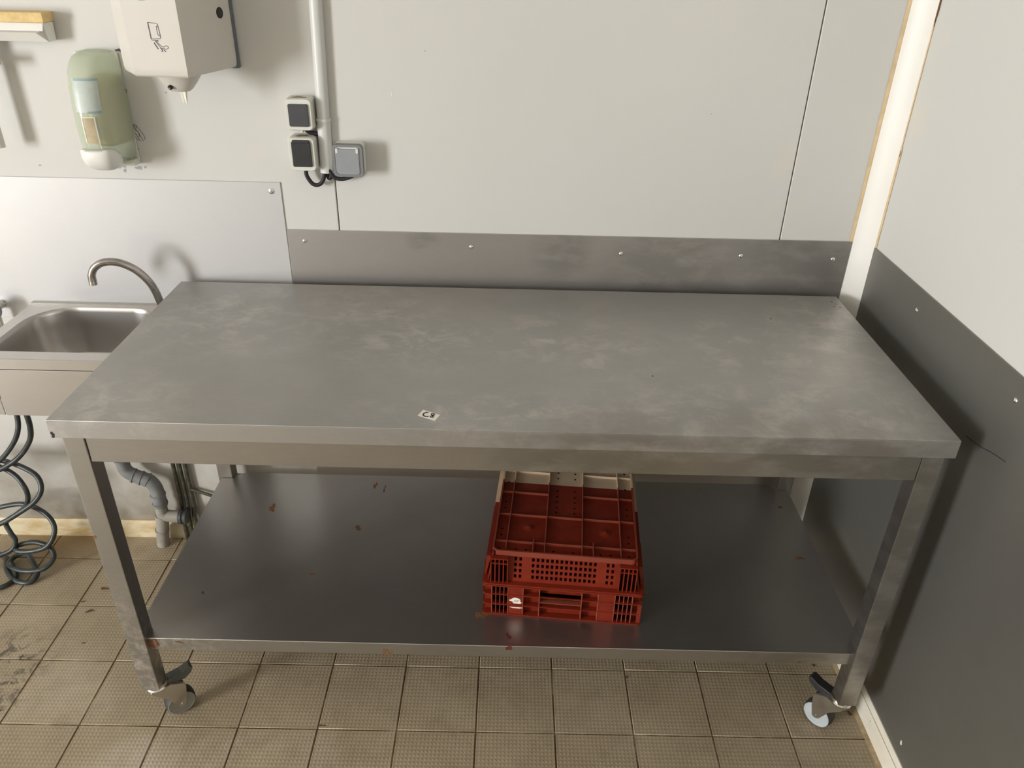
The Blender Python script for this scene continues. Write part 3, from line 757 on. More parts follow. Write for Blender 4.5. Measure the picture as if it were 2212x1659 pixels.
def crate(label, mat, upside, z0):
    e = thing('plastic_crate', label, 'crate', (0, 0, 0), CR, CO + Vector((0, 0, z0)), 'plastic crates stacked on the shelf')
    h = .096
    if upside:
        # local z: 0 = rim resting on the lower crate, h = base on top
        bw = .172; yi = .022
        body = new()
        slope = yi / h * 0.55
        # perforated front wall leaning back
        hs = gridholes(-.080, .080, 14, .012, .078, 4, .56, .60) + gridholes(-.1225, -.099, 2, .012, .078, 4, .52, .60) + gridholes(.099, .1225, 2, .012, .078, 4, .52, .60)
        holed(body, hs, -bw + .002, bw - .002, .004, h - .004, .0125, .0155, slope, 0)
        # plain back wall, side walls
        box(body, -bw + .002, bw - .002, LEN - .020, LEN - .017, .004, h - .004)
        for sd in (-1, 1):
            t = bmesh.new()
            pr = [(sd * (bw + .012), .0), (sd * bw, h - .002), (sd * (bw - .003), h - .002), (sd * (bw + .009), .0)]
            prism(body, pr, 'y', .014, LEN - .017); t.free()
        # base plate
        prism(body, rrect(0, (yi + LEN - yi) / 2, 2 * bw, LEN - 2 * yi + .004, .014), 'z', h - .012, h - .009)
        obj('body', body, mat, e)
        rim = new()
        outer = rrect(0, LEN / 2, 2 * HW, LEN, .012); inner = rrect(0, LEN / 2, 2 * HW - .06, LEN - .036, .008)
        def frame(bm, o_, i_, za, zb, dzo=0.0):
            R = [[Vector((x, y, za - dzo)) for x, y in o_], [Vector((x, y, zb - dzo)) for x, y in o_], [Vector((x, y, zb)) for x, y in i_], [Vector((x, y, za)) for x, y in i_]]
            R.append(R[0]); loft(bm, R, False, 0, False)
        frame(rim, outer, inner, .002, .006, .0015)
        obj('rim', rim, mat, e)
        lip = new()
        frame(lip, rrect(0, LEN / 2, 2 * bw + .004, LEN - 2 * yi + .010, .016), rrect(0, LEN / 2, 2 * bw - .004, LEN - 2 * yi + .002, .013), h - .014, h)
        obj('base_lip', lip, 'crate2_rib', e)
        def rib(x0, x1, y0, y1, z0, z1):
            t = new(); box(t, x0, x1, y0, y1, z0, z1, .0004, 1); obj('rib', t, 'crate2_rib', e)
        for x in (-.142, -.049, .041, .134): rib(x - .0013, x + .0013, yi, LEN - yi, h - .011, h - .002)
        for y in (.058, .160, .252, .345, .440, .520):
            rib(-bw + .003, -.0495, y - .0012, y + .0012, h - .011, h - .0022)
            rib(.0415, bw - .003, y - .0012, y + .0012, h - .011, h - .0022)
            if y in (.058, .160, .440, .520): rib(-.049, .041, y - .0012, y + .0012, h - .011, h - .0022)
        for x in (-.077, .068): rib(x - .0013, x + .0013, yi, .070, h - .011, h - .0005)
        for x, y in ((-.093, .118), (.098, .118), (-.093, .470), (.098, .470)):
            bs = new(); lathe(bs, [(.016, 0), (.012, .0012), (.006, .0025), (.0035, .0045), (0, .0045)], (x, y, h - .0092), (0, 0, 1), 18)
            obj('boss', bs, mat, e)
        dh = new()
        pts = [(-.158, .035), (-.118, .036), (-.094, .036), (-.028, .037), (.020, .037), (.086, .037), (.110, .037), (.154, .037)]
        pts += [(-.158, y) for y in (.085, .108, .190, .215, .300, .370, .395)] + [(.154, y) for y in (.085, .108, .190, .215, .300, .370, .395)]
        pts += [(-.026, y) for y in (.185, .205, .228, .250, .275, .330, .355, .380)] + [(.020, y) for y in (.185, .205, .228, .250, .275, .330, .355, .380)]
        for x, y in pts: cyl(dh, (x, y, h - .0094), (x, y, h - .0086), .0027, None, 10)
        obj('drain_hole_discs', dh, 'crate_dark', e)['kind'] = 'stuff'  # solid discs on the base, coloured as the shade inside drain holes
        # slotted corner blocks and side posts
        for sd in (-1, 1):
            xa, xb = (-.176, -.134) if sd < 0 else (.132, .174)
            cb = new()
            hs = []
            n = 4; p = (xb - xa - .002) / n
            for i in range(n):
                hs += [(xa + .001 + p * i + .0012, xa + .001 + p * (i + 1) - .0012, .002, .064), (xa + .001 + p * i + .0012, xa + .001 + p * (i + 1) - .0012, .066, .078)]
            holed(cb, hs, xa, xb, .0, .0805, .004, .010)
            box(cb, xa, xa + .002, .006, .020, .0, .0805); box(cb, xb - .002, xb, .006, .020, .0, .0805); box(cb, xa, xb, .005, .022, .0785, .081)
            obj('corner_block', cb, mat, e)
            bk = new(); box(bk, xa + .001, xb - .001, .0101, .0115, .001, .080); obj('corner_shade_plate', bk, 'crate_dark', e)  # dark plate paints the shade behind the corner slots
            ps = new(); xo = sd * HW
            prism(ps, [(xo * .965, .006), (xo * .985, .006), (xo * .955, .066), (xo * .905, .066)], 'y', .030, .115)
            obj('side_post', ps, mat, e)
            we = new()
            for yy0, yy1 in ((.118, LEN - .03),): box(we, min(xo * .93, xo * .99), max(xo * .93, xo * .99), yy0, yy1, .004, .016)
            obj('side_rail', we, mat, e)
    else:
        body = new()
        # recessed inner walls with a grip opening in front
        hs = [(-.052, .046, .048, .066)] + gridholes(-.052, .046, 9, .083, .094, 1, .5, .7) + gridholes(-.092, -.058, 2, .083, .094, 1, .4, .7) + gridholes(.052, .086, 2, .083, .094, 1, .4, .7)
        holed(body, hs, -HW + .006, HW - .006, .002, h - .002, .0165, .0190)
        box(body, -HW + .006, HW - .006, LEN - .012, LEN - .009, .002, h - .002)
        for sd in (-1, 1): box(body, min(sd * (HW - .006), sd * (HW - .009)), max(sd * (HW - .006), sd * (HW - .009)), .016, LEN - .009, .002, h - .002)
        box(body, -HW + .006, HW - .006, .016, LEN - .009, .0012, .004)
        obj('body', body, mat, e)
        rim = new()
        def frame(bm, o_, i_, za, zb):
            R = [[Vector((x, y, za)) for x, y in o_], [Vector((x, y, zb)) for x, y in o_], [Vector((x, y, zb)) for x, y in i_], [Vector((x, y, za)) for x, y in i_]]
            R.append(R[0]); loft(bm, R, False, 0, False)
        for za, zb, g in ((.0, .004, .0), (.0325, .0350, .001), (.0655, .0680, .001), (.094, .0975, -.0008)):
            frame(rim, rrect(0, LEN / 2, 2 * HW - 2 * g, LEN - 2 * g, .010), rrect(0, LEN / 2, 2 * HW - .016, LEN - .033, .006), za, zb)
        obj('rim', rim, mat, e)
        def rib(x0, x1, y0, y1, z0, z1, nm='rib', m_='crate_rib'):
            t = new(); box(t, x0, x1, y0, y1, z0, z1, .0003, 1); obj(nm, t, m_, e)
        for x in (-.172, -.132, -.095, -.055, .048, .088, .128, .170): rib(x - .0011, x + .0011, .0012, .0170, .002, h - .001)
        for x in (-.162, -.152, -.142, .1385, .149, .1595): rib(x - .0008, x + .0008, .0016, .0170, .002, h - .001)
        rib(-.0545, .0475, .0025, .0170, .0465, .0485); rib(-.0545, .0475, .004, .0170, .066, .068)
        for y in (.10, .20, .29, .38, .47):
            for sd in (-1, 1): rib(min(sd * HW, sd * (HW - .007)), max(sd * HW, sd * (HW - .007)), y - .0012, y + .0012, .002, h - .002)
        rib(-.131, -.096, .0022, .0045, .004, h - .003, 'front_plate', mat); rib(.089, .127, .0022, .0045, .004, h - .003, 'front_plate', mat)
        rib(.184, .194, .003, .0048, .005, .064, 'front_plate', mat)
        for xa, xb in ((-.171, -.133), (.129, .169)): rib(xa, xb, .0155, .0164, .004, h - .003, 'slot_shade_plate', 'crate_dark')  # last plates are dark, painting the shade deep in the slots
        lb = new()
        blob(lb, lambda u, v, hh=0: Vector((u, .0021 - hh, v)), -.1125, .049, .0150, .0085, .0003, 22, .35, random.Random(5))
        slabel(obj('label_remnant', lb, 'paper', e), 'torn white paper label remnant'); lb = new()
        blob(lb, lambda u, v, hh=0: Vector((u, .0021 - hh, v)), -.1105, .026, .0140, .0022, .0003, 22, .35, random.Random(8))
        slabel(obj('label_remnant', lb, 'paper', e), 'narrow torn white paper strip')
        lm = new()
        for s in ([(-.119, .046), (-.113, .051), (-.115, .045), (-.108, .051), (-.110, .046), (-.103, .053)], [(-.112, .049), (-.106, .049)]):
            ribbon(lm, s, .0007, lambda u, v: Vector((u, .0016, v)))
        obj('label_print', lm, 'greyink', e)
    return e
crate('red plastic crate with grip opening, lowest of the stacked pair', 'crate', False, 0.0)
crate('upturned red and beige plastic crate resting on the other crate', 'crate2', True, .0978)

# ------------------------------------------------------------------ hand basin, tap, waste pipe
SXa, SXb, SYf, SZt = -.440, -.012, .403, .847
sink = thing('hand_basin', 'wall-hung stainless steel hand basin left of the table', 'sink', ((SXa + SXb) / 2, YB, .68))
n_ = 8
hole = rrect((-.408 - .045) / 2, (.443 + .712) / 2, .363, .269, (.10, .11, .045, .045), n_)
outer = []
cxh, cyh = (SXa + SXb) / 2, (SYf + YB - .004) / 2
# outer rectangle sampled to the same count, corner by corner
for (cx_, cy_) in ((SXb, YB - .004), (SXa, YB - .004), (SXa, SYf), (SXb, SYf)):
    outer += [(cx_, cy_)] * (n_ + 1)
b = new()
OV = {}
def ov(p):
    if p not in OV: OV[p] = b.verts.new((p[0], p[1], SZt))
    return OV[p]
def scale_poly(poly, k, cx, cy): return [(cx + (x - cx) * k, cy + (y - cy) * k) for x, y in poly]
hc = ((-.408 - .045) / 2, (.443 + .712) / 2)
levels = [(1.0, SZt), (.985, SZt - .003), (.965, SZt - .012), (.945, SZt - .045), (.90, SZt - .095), (.82, SZt - .128), (.64, SZt - .146), (.30, SZt - .154), (.10, SZt - .157)]
RV = []
for k, z in levels: RV.append([b.verts.new((x, y, z)) for x, y in scale_poly(hole, k, *hc)])
N = len(hole)
for i in range(N):
    j = (i + 1) % N
    a, c = ov(outer[i]), ov(outer[j])
    vs_ = [RV[0][i], RV[0][j], c] + ([a] if a is not c else [])
    b.faces.new(vs_)
for L in range(len(RV) - 1):
    for i in range(N): b.faces.new([RV[L][i], RV[L][(i + 1) % N], RV[L + 1][(i + 1) % N], RV[L + 1][i]])
b.faces.new(RV[-1])
obj('basin', b, 'sink', sink, angle=30)
b = new()
box(b, SXa, SXb, SYf, SYf + .003, SZt - .030, SZt - .0003, .001, 1)
box(b, SXa, SXa + .003, SYf, YB - .004, SZt - .030, SZt - .0003); box(b, SXb - .003, SXb, SYf, YB - .004, SZt - .030, SZt - .0003)
obj('edge_fold', b, 'sink', sink)
b = new(); box(b, SXa, SXb, YB - .016, YB - .004, SZt - .002, SZt + .006, .001, 1); obj('upstand', b, 'steel', sink)
b = new(); box(b, -.375, SXb, SYf - .001, SYf + .003, .683, SZt - .031, .001, 1); obj('front_panel', b, 'sink', sink)
b = new(); box(b, SXa, -.3785, SYf + .001, SYf + .004, .683, SZt - .031, .001, 1)
box(b, SXa, SXa + .003, SYf + .0035, YB - .004, .683, SZt - .031); obj('side_panel', b, 'sink', sink)
b = new(); box(b, SXb - .003, SXb, SYf + .004, YB - .004, .683, SZt - .031); obj('side_panel', b, 'sink', sink)
b = new(); lathe(b, [(.022, 0), (.022, .002), (.016, .003), (.014, .001), (0, .001)], (hc[0], hc[1], SZt - .1565), (0, 0, 1), 24); obj('drain', b, 'chrome', sink)

tap = thing('swan_neck_tap', 'curved chrome swan-neck tap rising behind the basin', 'tap', (-.045, .672, SZt))
b = new()
tube(b, [(-.045, .672, SZt + .03), (-.046, .671, .875), (-.048, .670, .891), (-.052, .664, .925), (-.061, .655, .958), (-.084, .645, .992), (-.117, .634, 1.014), (-.150, .626, 1.017), (-.174, .621, 1.005), (-.1860, .619, .985), (-.188, .619, .966)], .0102, 16, 8)
obj('spout', b, 'tapmetal', tap)
b = new(); lathe(b, [(.024, 0), (.024, .004), (.017, .008), (.014, .022), (.0145, .030), (.0115, .036)], (-.045, .672, SZt), (0, 0, 1), 24); obj('base', b, 'chrome', tap)
b = new(); cyl(b, (-.188, .619, .968), (-.1883, .619, .957), .0105, None, 18); obj('nozzle', b, 'chrome', tap)

# grey waste trap under the basin
wt = thing('waste_pipe', 'grey plastic waste trap pipe running from basin to floor', 'pipe', (-.228, .690, 0))
R_ = .0205; Y_ = .690
b = new(); tube(b, [(-.283, Y_, .69), (-.283, Y_, .50), (-.284, Y_, .40), (-.285, Y_, .335), (-.279, Y_, .300), (-.255, Y_, .280)], R_, 18, 8); obj('down_pipe', b, 'pvc', wt)
b = new(); tube(b, [(-.258, Y_, .281), (-.236, Y_, .272), (-.215, Y_, .262), (-.203, Y_, .240), (-.1995, Y_, .212), (-.199, Y_, .165)], R_ + .0008, 18, 8); obj('bend', b, 'pvc', wt)
for p, q in (((-.262, Y_, .2825), (-.258, Y_, .281)), ((-.240, Y_, .2735), (-.236, Y_, .272)), ((-.222, Y_, .267), (-.218, Y_, .2645)), ((-.1995, Y_, .212), (-.1993, Y_, .207)), ((-.199, Y_, .178), (-.199, Y_, .172)), ((-.285, Y_, .340), (-.285, Y_, .346))):
    b = new(); cyl(b, p, q, R_ + .0032, None, 20); obj('collar', b, 'pvc', wt)
b = new(); cyl(b, (-.199, Y_, .170), (-.201, Y_, .118), .0185, None, 18); tube(b, [(-.203, Y_, .140), (-.192, Y_, .126), (-.172, Y_, .122), (-.148, Y_, .121)], .0195, 18, 6); obj('branch', b, 'pvcdirty', wt)
b = new(); lathe(b, [(.021, 0), (.0245, .002), (.0245, .012), (.0215, .014), (.0215, .017), (.0245, .019), (.0245, .026), (.012, .028)], (-.148, Y_, .121), (1, 0, -.02), 22); obj('end_cap', b, 'charcoal', wt)
b = new(); cyl(b, (-.203, Y_, .125), (-.224, Y_, .001), R_, .0195, 20); obj('floor_stub', b, 'pvcdirty', wt)
b = new(); cyl(b, (-.2155, Y_, .060), (-.2145, Y_, .066), R_ + .0015, None, 20); obj('collar', b, 'pvcdirty', wt)

for i, (x, k, r, lab) in enumerate(((-.150, 'pipe', .0065, 'thin tarnished supply pipe nearest the grey waste trap'), (-.130, 'pipe', .006, 'thin tarnished supply pipe in the middle of three'), (-.111, 'pipe', .007, 'thin tarnished supply pipe nearest the table shelf, with a side branch'))):
    b = new(); tube(b, [(x, YB - .026 , .001), (x, YB - .026, .10), (x, YB - .014, .16), (x + .001, YB - .012, .40), (x, YB - .012, .68)], r, 12, 5)
    p = tag(obj('supply_pipe', b, k, piv=(x, YB - .026, 0)), lab, 'pipe', 'supply pipes on the wall under the basin')
    if i == 2:
        b = new(); tube(b, [(x, YB - .014, .205), (-.085, YB - .015, .196), (-.03, YB - .016, .175), (.10, YB - .016, .12), (.25, YB - .02, .075)], .0055, 10, 6); obj('branch', b, k, p)

# coiled rubber hose left of the table
hose = thing('rubber_hose', 'dark rubber hose hanging under the basin and coiled on the floor', 'hose', (-.59, .58, 0))
b = new()
tube(b, [(-.486, .63, .69), (-.483, .622, .58), (-.484, .62, .50), (-.505, .62, .445), (-.56, .615, .385), (-.64, .60, .345), (-.72, .60, .335), (-.76, .63, .345), (-.70, .655, .360), (-.62, .645, .362), (-.555, .63, .350),
         (-.512, .618, .325), (-.500, .60, .290), (-.522, .585, .255), (-.575, .575, .218), (-.64, .568, .180), (-.72, .565, .155), (-.78, .59, .150), (-.73, .64, .165), (-.66, .65, .185), (-.60, .645, .195), (-.545, .63, .183),
         (-.508, .61, .160), (-.498, .59, .130), (-.520, .57, .092), (-.57, .565, .075), (-.62, .57, .070), (-.63, .59, .073), (-.58, .60, .080), (-.53, .59, .070), (-.510, .565, .048), (-.535, .535, .028), (-.60, .535, .020), (-.655, .560, .018), (-.662, .600, .016),
         (-.63, .61, .024), (-.585, .57, .026), (-.548, .525, .018), (-.56, .495, .010), (-.61, .505, .010), (-.66, .55, .010), (-.69, .60, .010), (-.72, .62, .010)], .0078, 12, 7)
obj('strand', b, 'hose', hose)
b = new()
tube(b, [(-.509, .63, .69), (-.507, .618, .56), (-.512, .605, .50), (-.545, .60, .445), (-.60, .60, .39), (-.67, .61, .350), (-.70, .63, .345), (-.64, .635, .350), (-.585, .622, .330), (-.553, .605, .300), (-.548, .60, .262), (-.566, .60, .225), (-.60, .60, .195), (-.645, .60, .16), (-.635, .59, .125), (-.625, .585, .10), (-.64, .575, .07), (-.69, .56, .05),
         (-.75, .53, .03), (-.74, .48, .010), (-.68, .46, .010), (-.63, .475, .010), (-.615, .52, .010), (-.65, .565, .0255)], .0074, 12, 7)
obj('strand', b, 'hose', hose)

# small tap valve at the left picture edge beside the basin
v_ = thing('shut_off_valve', 'small grey valve on the wall at the far left beside the basin', 'valve', (-.512, YB, .80))
b = new(); cyl(b, (-.530, YB - .0045, .842), (-.530, .695, .842), .012, None, 16); cyl(b, (-.530, .705, .842), (-.530, .705, .70), .008, None, 14); obj('body', b, 'chrome', v_)
b = new(); lathe(b, [(.024, 0), (.026, .004), (.026, .012), (.020, .016), (0, .016)], (-.530, .695, .842), (0, -1, 0), 24); obj('knob', b, 'greydark', v_)

# ------------------------------------------------------------------ conduit and electrical boxes
cd = thing('cable_conduit', 'white plastic cable conduit running down the back wall', 'conduit', (.43, YB, 1.236))
def half(bm, z0, z1, r, xoff0, xoff1):
    rings = []
    for z, xo in ((z0, xoff0), (z1, xoff1)):
        pr = [(-r, 0), (-r, -.010)] + [(-r * math.cos(math.radians(a)), -.010 - r * .9 * math.sin(math.radians(a))) for a in range(15, 180, 15)] + [(r, -.010), (r, 0)]
        rings.append([Vector((xo + x, YB - .0005 + y, z)) for x, y in pr])
    loft(bm, rings)
cx_at = lambda z: .4285 + (z - 1.236) * .028
b = new(); half(b, 1.236, 1.368, .0162, cx_at(1.236), cx_at(1.368)); half(b, 1.368, ZC - .01, .0152, cx_at(1.368), cx_at(ZC)); obj('trunking', b, 'conduit', cd)
b = new(); half(b, 1.364, 1.371, .0178, cx_at(1.366), cx_at(1.371)); obj('joint_collar', b, 'pale_plastic', cd)
b = new()
cab = [[(.378, YB - .022, 1.2455), (.379, YB - .022, 1.228), (.392, YB - .022, 1.208), (.409, YB - .021, 1.207), (.421, YB - .020, 1.222), (.424, YB - .018, 1.245)],
       [(.500, YB - .020, 1.2345), (.492, YB - .020, 1.229), (.470, YB - .020, 1.222), (.448, YB - .020, 1.226), (.436, YB - .018, 1.245)],
       [(.386, YB - .014, 1.3455), (.392, YB - .013, 1.338), (.404, YB - .012, 1.334), (.420, YB - .012, 1.332)],
       [(.437, YB - .012, 1.245), (.438, YB - .012, 1.226), (.432, YB - .012, 1.222), (.428, YB - .012, 1.245)]]
for c_ in cab:
    b = new(); tube(b, c_, .0052, 10, 7); obj('cable', b, 'ink', cd)

def ebox(name, label, x0, x1, z0, z1, dep, body, kind):
    e = thing(name, label, 'switch' if kind == 'rocker' else 'socket', ((x0 + x1) / 2, YB, (z0 + z1) / 2))
    yf = YB - dep
    cx, cz = (x0 + x1) / 2, (z0 + z1) / 2
    w, h = x1 - x0, z1 - z0
    b = new()
    lv = [(1.0, YB - .0004), (1.0, yf + .008), (.985, yf + .003), (.94, yf)]
    rings = [[Vector((cx + (px - cx) * k, y, cz + (pz - cz) * k)) for px, pz in rrect(cx, cz, w, h, .010)] for k, y in lv]
    loft(b, rings); obj('housing', b, body, e)
    if kind == 'rocker':
        b = new(); prism(b, rrect(cx, cz - .001, w * .74, h * .70, .004), 'y', yf - .004, yf + .004, .0012); obj('rocker', b, 'charcoal', e)
        b = new(); box(b, cx - .002, cx + .005, yf + .006, yf + .02, z0 - .006, z0 + .001, .001, 1); obj('cable_gland', b, 'pale_plastic', e)
        b = new(); blob(b, lambda u, v, hh=0: Vector((u, v, z1 + .0002 + hh)), cx, yf + .02, .022, .008, .0003, 18, .6); obj('grime', b, 'brown', e)
    elif kind == 'flap':
        b = new(); prism(b, rrect(cx, cz + .001, w * .72, h * .74, .004), 'y', yf - .005, yf + .004, .0015)
        box(b, cx - w * .31, cx + w * .31, yf - .006, yf + .003, cz + h * .34, cz + h * .43, .0015); obj('flap', b, 'black', e)
        b = new(); blob(b, lambda u, v, hh=0: Vector((u, v, z1 + .0002 + hh)), cx, yf + .02, .018, .008, .0003, 18, .6); obj('grime', b, 'brown', e)
    else:
        b = new()
        fr = [[Vector((px, y, pz)) for px, pz in rrect(cx, cz, w * k, h * k, .010)] for k, y in ((1.02, yf + .014), (1.03, yf + .002), (1.00, yf - .002), (.86, yf - .002), (.84, yf + .002))]
        loft(b, fr, False); obj('front_frame', b, 'greydark', e)
        b = new(); prism(b, rrect(cx, cz - .001, w * .78, h * .78, .005), 'y', yf - .005, yf + .004, .0015); obj('flap', b, 'greybox', e)
        for sd in (-1, 1):
            b = new(); box(b, cx + sd * w * .34 - .003, cx + sd * w * .34 + .003, yf - .0062, yf, cz + h * .25, cz + h * .40, .0015); obj('hinge_tab', b, 'pale_plastic', e)
    return e
ebox('light_switch', 'cream wall switch with black rocker, upper box beside the conduit', .348, .4135, 1.346, 1.422, .045, 'pale_plastic', 'rocker')
ebox('wall_socket', 'cream wall socket with black flap, below the switch', .345, .4115, 1.246, 1.330, .045, 'pale_plastic', 'flap')
ebox('wall_socket', 'grey wall socket with grey flap right of the conduit', .4555, .530, 1.236, 1.315, .048, 'pale_plastic', 'grey')

# ------------------------------------------------------------------ paper towel dispenser
td = thing('towel_dispenser', 'white centre-feed paper towel dispenser above the soap dispenser', 'dispenser', (.12, YB, 1.487))
plan = [(-.004, .728), (.004, .640), (.012, .622), (.067, .547), (.187, .541), (.237, .712), (.238, .728)]
b = new()
def plan_scaled(k, dy=0.0):
    cx, cy = .118, .70
    return [(cx + (x - cx) * k, cy + (y - cy) * k if y < .70 else y) for x, y in plan]
rings = []
for z, k in ((1.4865, .90), (1.4875, .965), (1.491, .985), (1.498, .997), (1.506, 1.0), (1.86, 1.0)):
    rings.append([Vector((x, y, z + (max(0, .64 - x * 0 - y) * 0))) for x, y in plan_scaled(k)])
loft(b, rings, True, 0, False)
obj('cover', b, 'dispenser', td, angle=22)
b = new(); prism(b, [(-.007, .727), (-.007, YB - .0005), (.243, YB - .0005), (.243, .727)], 'z', 1.483, 1.87, .004); obj('backplate', b, 'greyback', td)
b = new()
loft(b, [[Vector((.138 + r * math.cos(2 * math.pi * k / 26) * 1.0, .610 + r * .8 * math.sin(2 * math.pi * k / 26), z)) for k in range(26)] for r, z in ((.054, 1.488), (.050, 1.482), (.040, 1.468), (.029, 1.455), (.022, 1.4495), (.010, 1.4485))])
obj('nozzle', b, 'dispenser', td)
nd = Vector((-.42, -.80, -.42)).normalized()
b = new(); cyl(b, Vector((.1265, .580, 1.4605)) - nd * .004, Vector((.1265, .580, 1.4605)) + nd * .0022, .0052, None, 16); obj('screw', b, 'ink', td)
b = new(); cyl(b, Vector((.1265, .580, 1.4605)) + nd * .0018, Vector((.1265, .580, 1.4605)) + nd * .0028, .0016, None, 10); obj('screw_pin', b, 'rivet', td)
b = new()
for dx, tw in ((-.004, .3), (.003, 1.2)):
    rr = []
    for k in range(6):
        t_ = k / 5; z = 1.452 - .030 * t_; w = .0065 * (1 - .75 * t_)
        rr.append([Vector((.1455 + dx + w * math.cos(a + tw) * (1 if i % 2 else .55), .604 + w * .6 * math.sin(a + tw), z)) for i, a in enumerate([2 * math.pi * q_ / 8 for q_ in range(8)])])
    loft(b, rr)
obj('paper_end', b, 'paper', td)
# lock on the right side
p1, p2 = Vector((.187, .541, 0)), Vector((.237, .712, 0)); sd_ = (p2 - p1).normalized(); sn = Vector((sd_.y, -sd_.x, 0))
lp = p1 + sd_ * .148 + Vector((0, 0, 1.6085))
b = new(); cyl(b, lp - sn * .002, lp + sn * .0012, .0118, None, 24); obj('lock', b, 'ink', td)
b = new(); cyl(b, lp + sn * .0010, lp + sn * .0016, .0085, None, 20); obj('lock_core', b, 'black', td)
# printed pictogram on the front
fx0, fx1 = Vector((.067, .547, 0)), Vector((.187, .541, 0)); fu = (fx1 - fx0).normalized(); fn = Vector((fu.y, -fu.x, 0))
def pf_(u, v): return fx0 + fu * u + fn * .0006 + Vector((0, 0, v))
b = new()
S = lambda pts, w=.0010, sm=False: ribbon(b, pts, w, pf_, 0, False, 5, sm)
S([(.052, 1.5985), (.053, 1.5650)], .0018); S([(.0515, 1.5985), (.069, 1.5970)])
S([(.069, 1.5970), (.0725, 1.5950), (.0728, 1.5920)], .0010, True); S([(.0728, 1.5925), (.0745, 1.5695)], .0012)
S([(.0745, 1.5700), (.0735, 1.5675), (.070, 1.5665)], .0010, True); S([(.0715, 1.5665), (.053, 1.5655)], .0012); S([(.0535, 1.5630), (.068, 1.5632)], .0010)
S([(.0727, 1.5915), (.0700, 1.5915), (.0690, 1.5890), (.0692, 1.5760), (.0715, 1.5725), (.0742, 1.5725)], .0009, True)
S([(.060, 1.5625), (.0675, 1.5525), (.0715, 1.5470)], .0009); S([(.0625, 1.5625), (.0690, 1.5550), (.0735, 1.5510)], .0009); S([(.064, 1.5625), (.068, 1.5615)], .0014)
S([(.0575, 1.5585), (.0645, 1.5455)], .0019)
S([(.0735, 1.5510), (.0780, 1.5505), (.0830, 1.5530), (.0860, 1.5520), (.0875, 1.5490), (.0850, 1.5470), (.0800, 1.5460), (.0760, 1.5480), (.0720, 1.5470)], .0009, True)
S([(.0690, 1.5480), (.0720, 1.5455), (.0735, 1.5420), (.0720, 1.5405)], .0009, True); S([(.0740, 1.5470), (.0790, 1.5415), (.0800, 1.5410), (.0770, 1.5450)], .0009, True)
S([(.0720, 1.5460), (.0720, 1.5420), (.0700, 1.5410)], .0009)
obj('pictogram', b, 'greyink', td)
b = new()
ribbon(b, [(.048 + .0195 * math.cos(a), 1.660 + .0195 * math.sin(a)) for a in [math.radians(k) for k in range(0, 361, 15)]], .0010, pf_, 0, False, 3, True)
ribbon(b, [(.048, 1.641), (.048, 1.672), (.040, 1.672)], .0010, pf_, 0, False, 3, False)
obj('round_emblem', b, 'paleink', td)

# ------------------------------------------------------------------ soap dispenser
sd = thing('soap_dispenser', 'translucent pale green soap dispenser with white push button', 'dispenser', (-.1, YB, 1.245))
def dring(cx, w, d, z, yb_=YB - .004, n=28, e=2.6):
    out = []
    for k in range(n):
        a = math.pi * k / (n - 1)
        c, s = math.cos(a), math.sin(a)
        x = cx + w * math.copysign(abs(c) ** (2 / e), c)
        y = yb_ - d * abs(s) ** (2 / e)
        out.append(Vector((x, y, z)))
    return out
CX = -.104
prof = [(1.518, .020, .030), (1.5155, .032, .050), (1.508, .042, .068), (1.494, .049, .084), (1.475, .0525, .096), (1.44, .054, .106), (1.40, .0545, .112), (1.36, .0545, .114), (1.32, .053, .114), (1.300, .0515, .110), (1.285, .050, .100), (1.272, .048, .080), (1.262, .046, .055)]
b = new(); loft(b, [dring(CX, w, d, z) for z, w, d in prof]); obj('shell', b, 'soapshell', sd, angle=60)
b = new(); loft(b, [dring(CX + .010, w * .76, d * .80, z, YB - .008) for z, w, d in ((1.462, .030, .06), (1.455, .046, .085), (1.42, .054, .108), (1.36, .0545, .114), (1.315, .053, .108), (1.305, .040, .08))]); obj('soap_pouch', b, 'soap', sd, angle=60)
# white push button at the lower front
b = new()
bt = []
for z, w, y0, y1 in ((1.306, .034, .642, .618), (1.300, .040, .665, .614), (1.285, .042, .690, .613), (1.270, .040, .700, .618), (1.258, .034, .700, .630), (1.251, .024, .695, .645), (1.248, .010, .685, .660)):
    bt.append([Vector((CX + .001 + w * math.copysign(abs(math.cos(a)) ** .75, math.cos(a)), (y0 + y1) / 2 - (y0 - y1) / 2 * math.copysign(abs(math.sin(a)) ** .75, math.sin(a)), z)) for a in [2 * math.pi * k / 28 for k in range(28)]])
loft(b, bt); obj('push_button', b, 'white_plastic', sd, angle=60)
b = new(); box(b, CX - .046, CX + .052, YB - .030, YB - .0005, 1.246, 1.262, .003); box(b, CX - .052, CX + .053, YB - .005, YB - .0005, 1.25, 1.512, .002); obj('backplate', b, 'pale_plastic', sd)
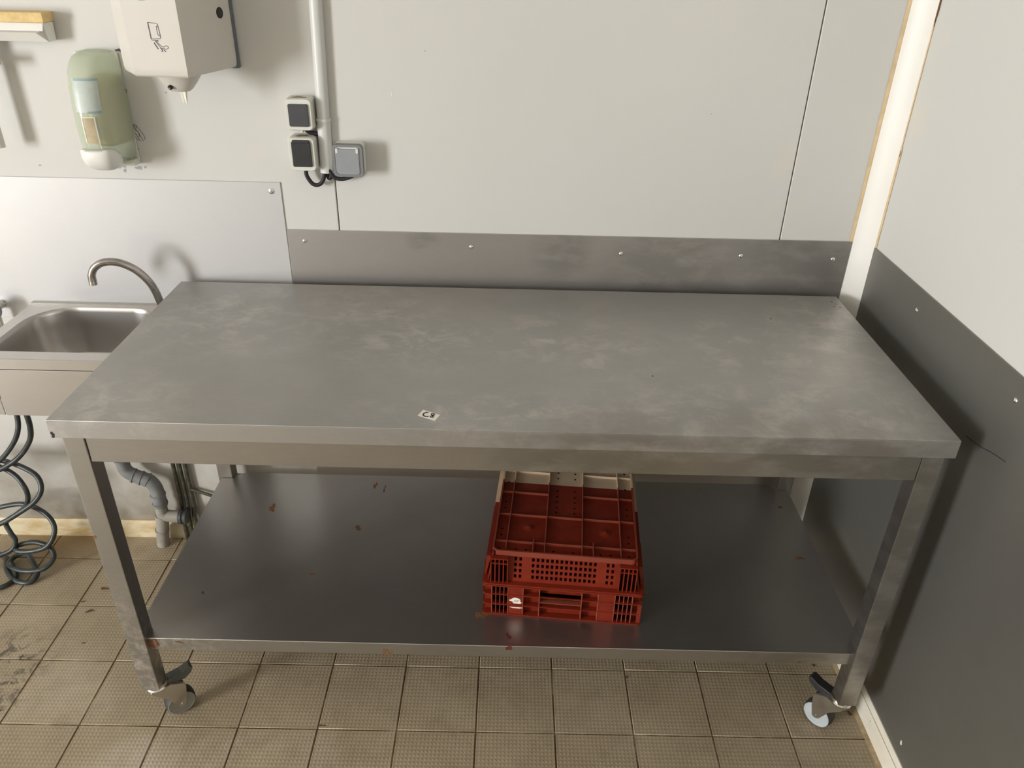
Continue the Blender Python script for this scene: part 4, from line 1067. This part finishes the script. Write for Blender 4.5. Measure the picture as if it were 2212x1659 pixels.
# label wrapped on the curved front with two blue rules
def front(u, z, lift=.0008):
    zz = min(max(z, 1.262), 1.518)
    for (za, wa, da), (zb, wb_, db) in zip(prof[:-1], prof[1:]):
        if zb <= zz <= za:
            t_ = (zz - zb) / (za - zb); w = wb_ + (wa - wb_) * t_; d = db + (da - db) * t_; break
    c = max(-.999, min(.999, (u) / w))
    s_ = (1 - abs(c) ** 2.6) ** (1 / 2.6)
    return Vector((CX + u, YB - .004 - d * s_ - lift, z))
def wrap(bm, u0, u1, z0, z1, n=10, m_=6, lift=.0008):
    V = [[bm.verts.new(front(u0 + (u1 - u0) * i / n, z0 + (z1 - z0) * k / m_, lift)) for i in range(n + 1)] for k in range(m_ + 1)]
    for k in range(m_):
        for i in range(n): bm.faces.new([V[k][i], V[k][i + 1], V[k + 1][i + 1], V[k + 1][i]])
b = new(); wrap(b, -.022, .034, 1.392, 1.466); obj('front_label', b, 'label', sd, angle=60)
b = new(); wrap(b, -.018, .034, 1.461, 1.466, 8, 2, .0014); wrap(b, .006, .034, 1.390, 1.395, 8, 2, .0014); obj('blue_rule', b, 'blueink', sd, angle=60)
b = new(); wrap(b, -.010, .017, 1.322, 1.380, 6, 6, .0008); obj('level_window', b, 'amber', sd, angle=60)
b = new()
for u0, u1, z0, z1 in ((-.0125, -.010, 1.322, 1.382), (.017, .0195, 1.308, 1.382), (-.0125, .0195, 1.380, 1.3825)): wrap(b, u0, u1, z0, z1, 3, 6, .0016)
obj('window_edge', b, 'pale_plastic', sd, angle=60)

# ------------------------------------------------------------------ rack at the upper left with a hanging tool
rk = thing('wall_rack', 'short wall rack with yellow strip and white profile at upper left', 'rack', (-.4, YB, 1.56))
b = new(); box(b, -.80, -.186, YB - .048, YB - .0005, 1.577, 1.599, .0015, 1); obj('top_strip', b, 'foam', rk)
b = new()
# stepped profile with a mitred end
rows = [(YB - .006, 1.5765, -.187), (YB - .044, 1.5765, -.191), (YB - .049, 1.560, -.193), (YB - .046, 1.5585, -.203), (YB - .058, 1.557, -.206), (YB - .040, 1.536, -.189), (YB - .006, 1.536, -.189)]
A = [b.verts.new((-.80, y, z)) for y, z, x in rows]; B_ = [b.verts.new((x, y, z)) for y, z, x in rows]
for i in range(len(rows)): b.faces.new([A[i], A[(i + 1) % len(rows)], B_[(i + 1) % len(rows)], B_[i]])
b.faces.new(A[::-1]); b.faces.new(B_)
obj('profile', b, 'white_plastic', rk)
hl = thing('cleaning_tool', 'white tool handle with dark clip hanging from rack at left edge', 'tool', (-.374, .690, 1.30))
b = new(); tube(b, [(-.372, .690, 1.535), (-.372, .690, 1.50), (-.3715, .690, 1.40), (-.3712, .690, 1.31), (-.3712, .690, 1.290)], lambda t: .0125 if t < .97 else .0085, 16, 8); obj('handle', b, 'pale_plastic', hl)
b = new(); box(b, -.392, -.318, .676, .704, 1.482, 1.502, .004); obj('clip', b, 'greydark', hl)
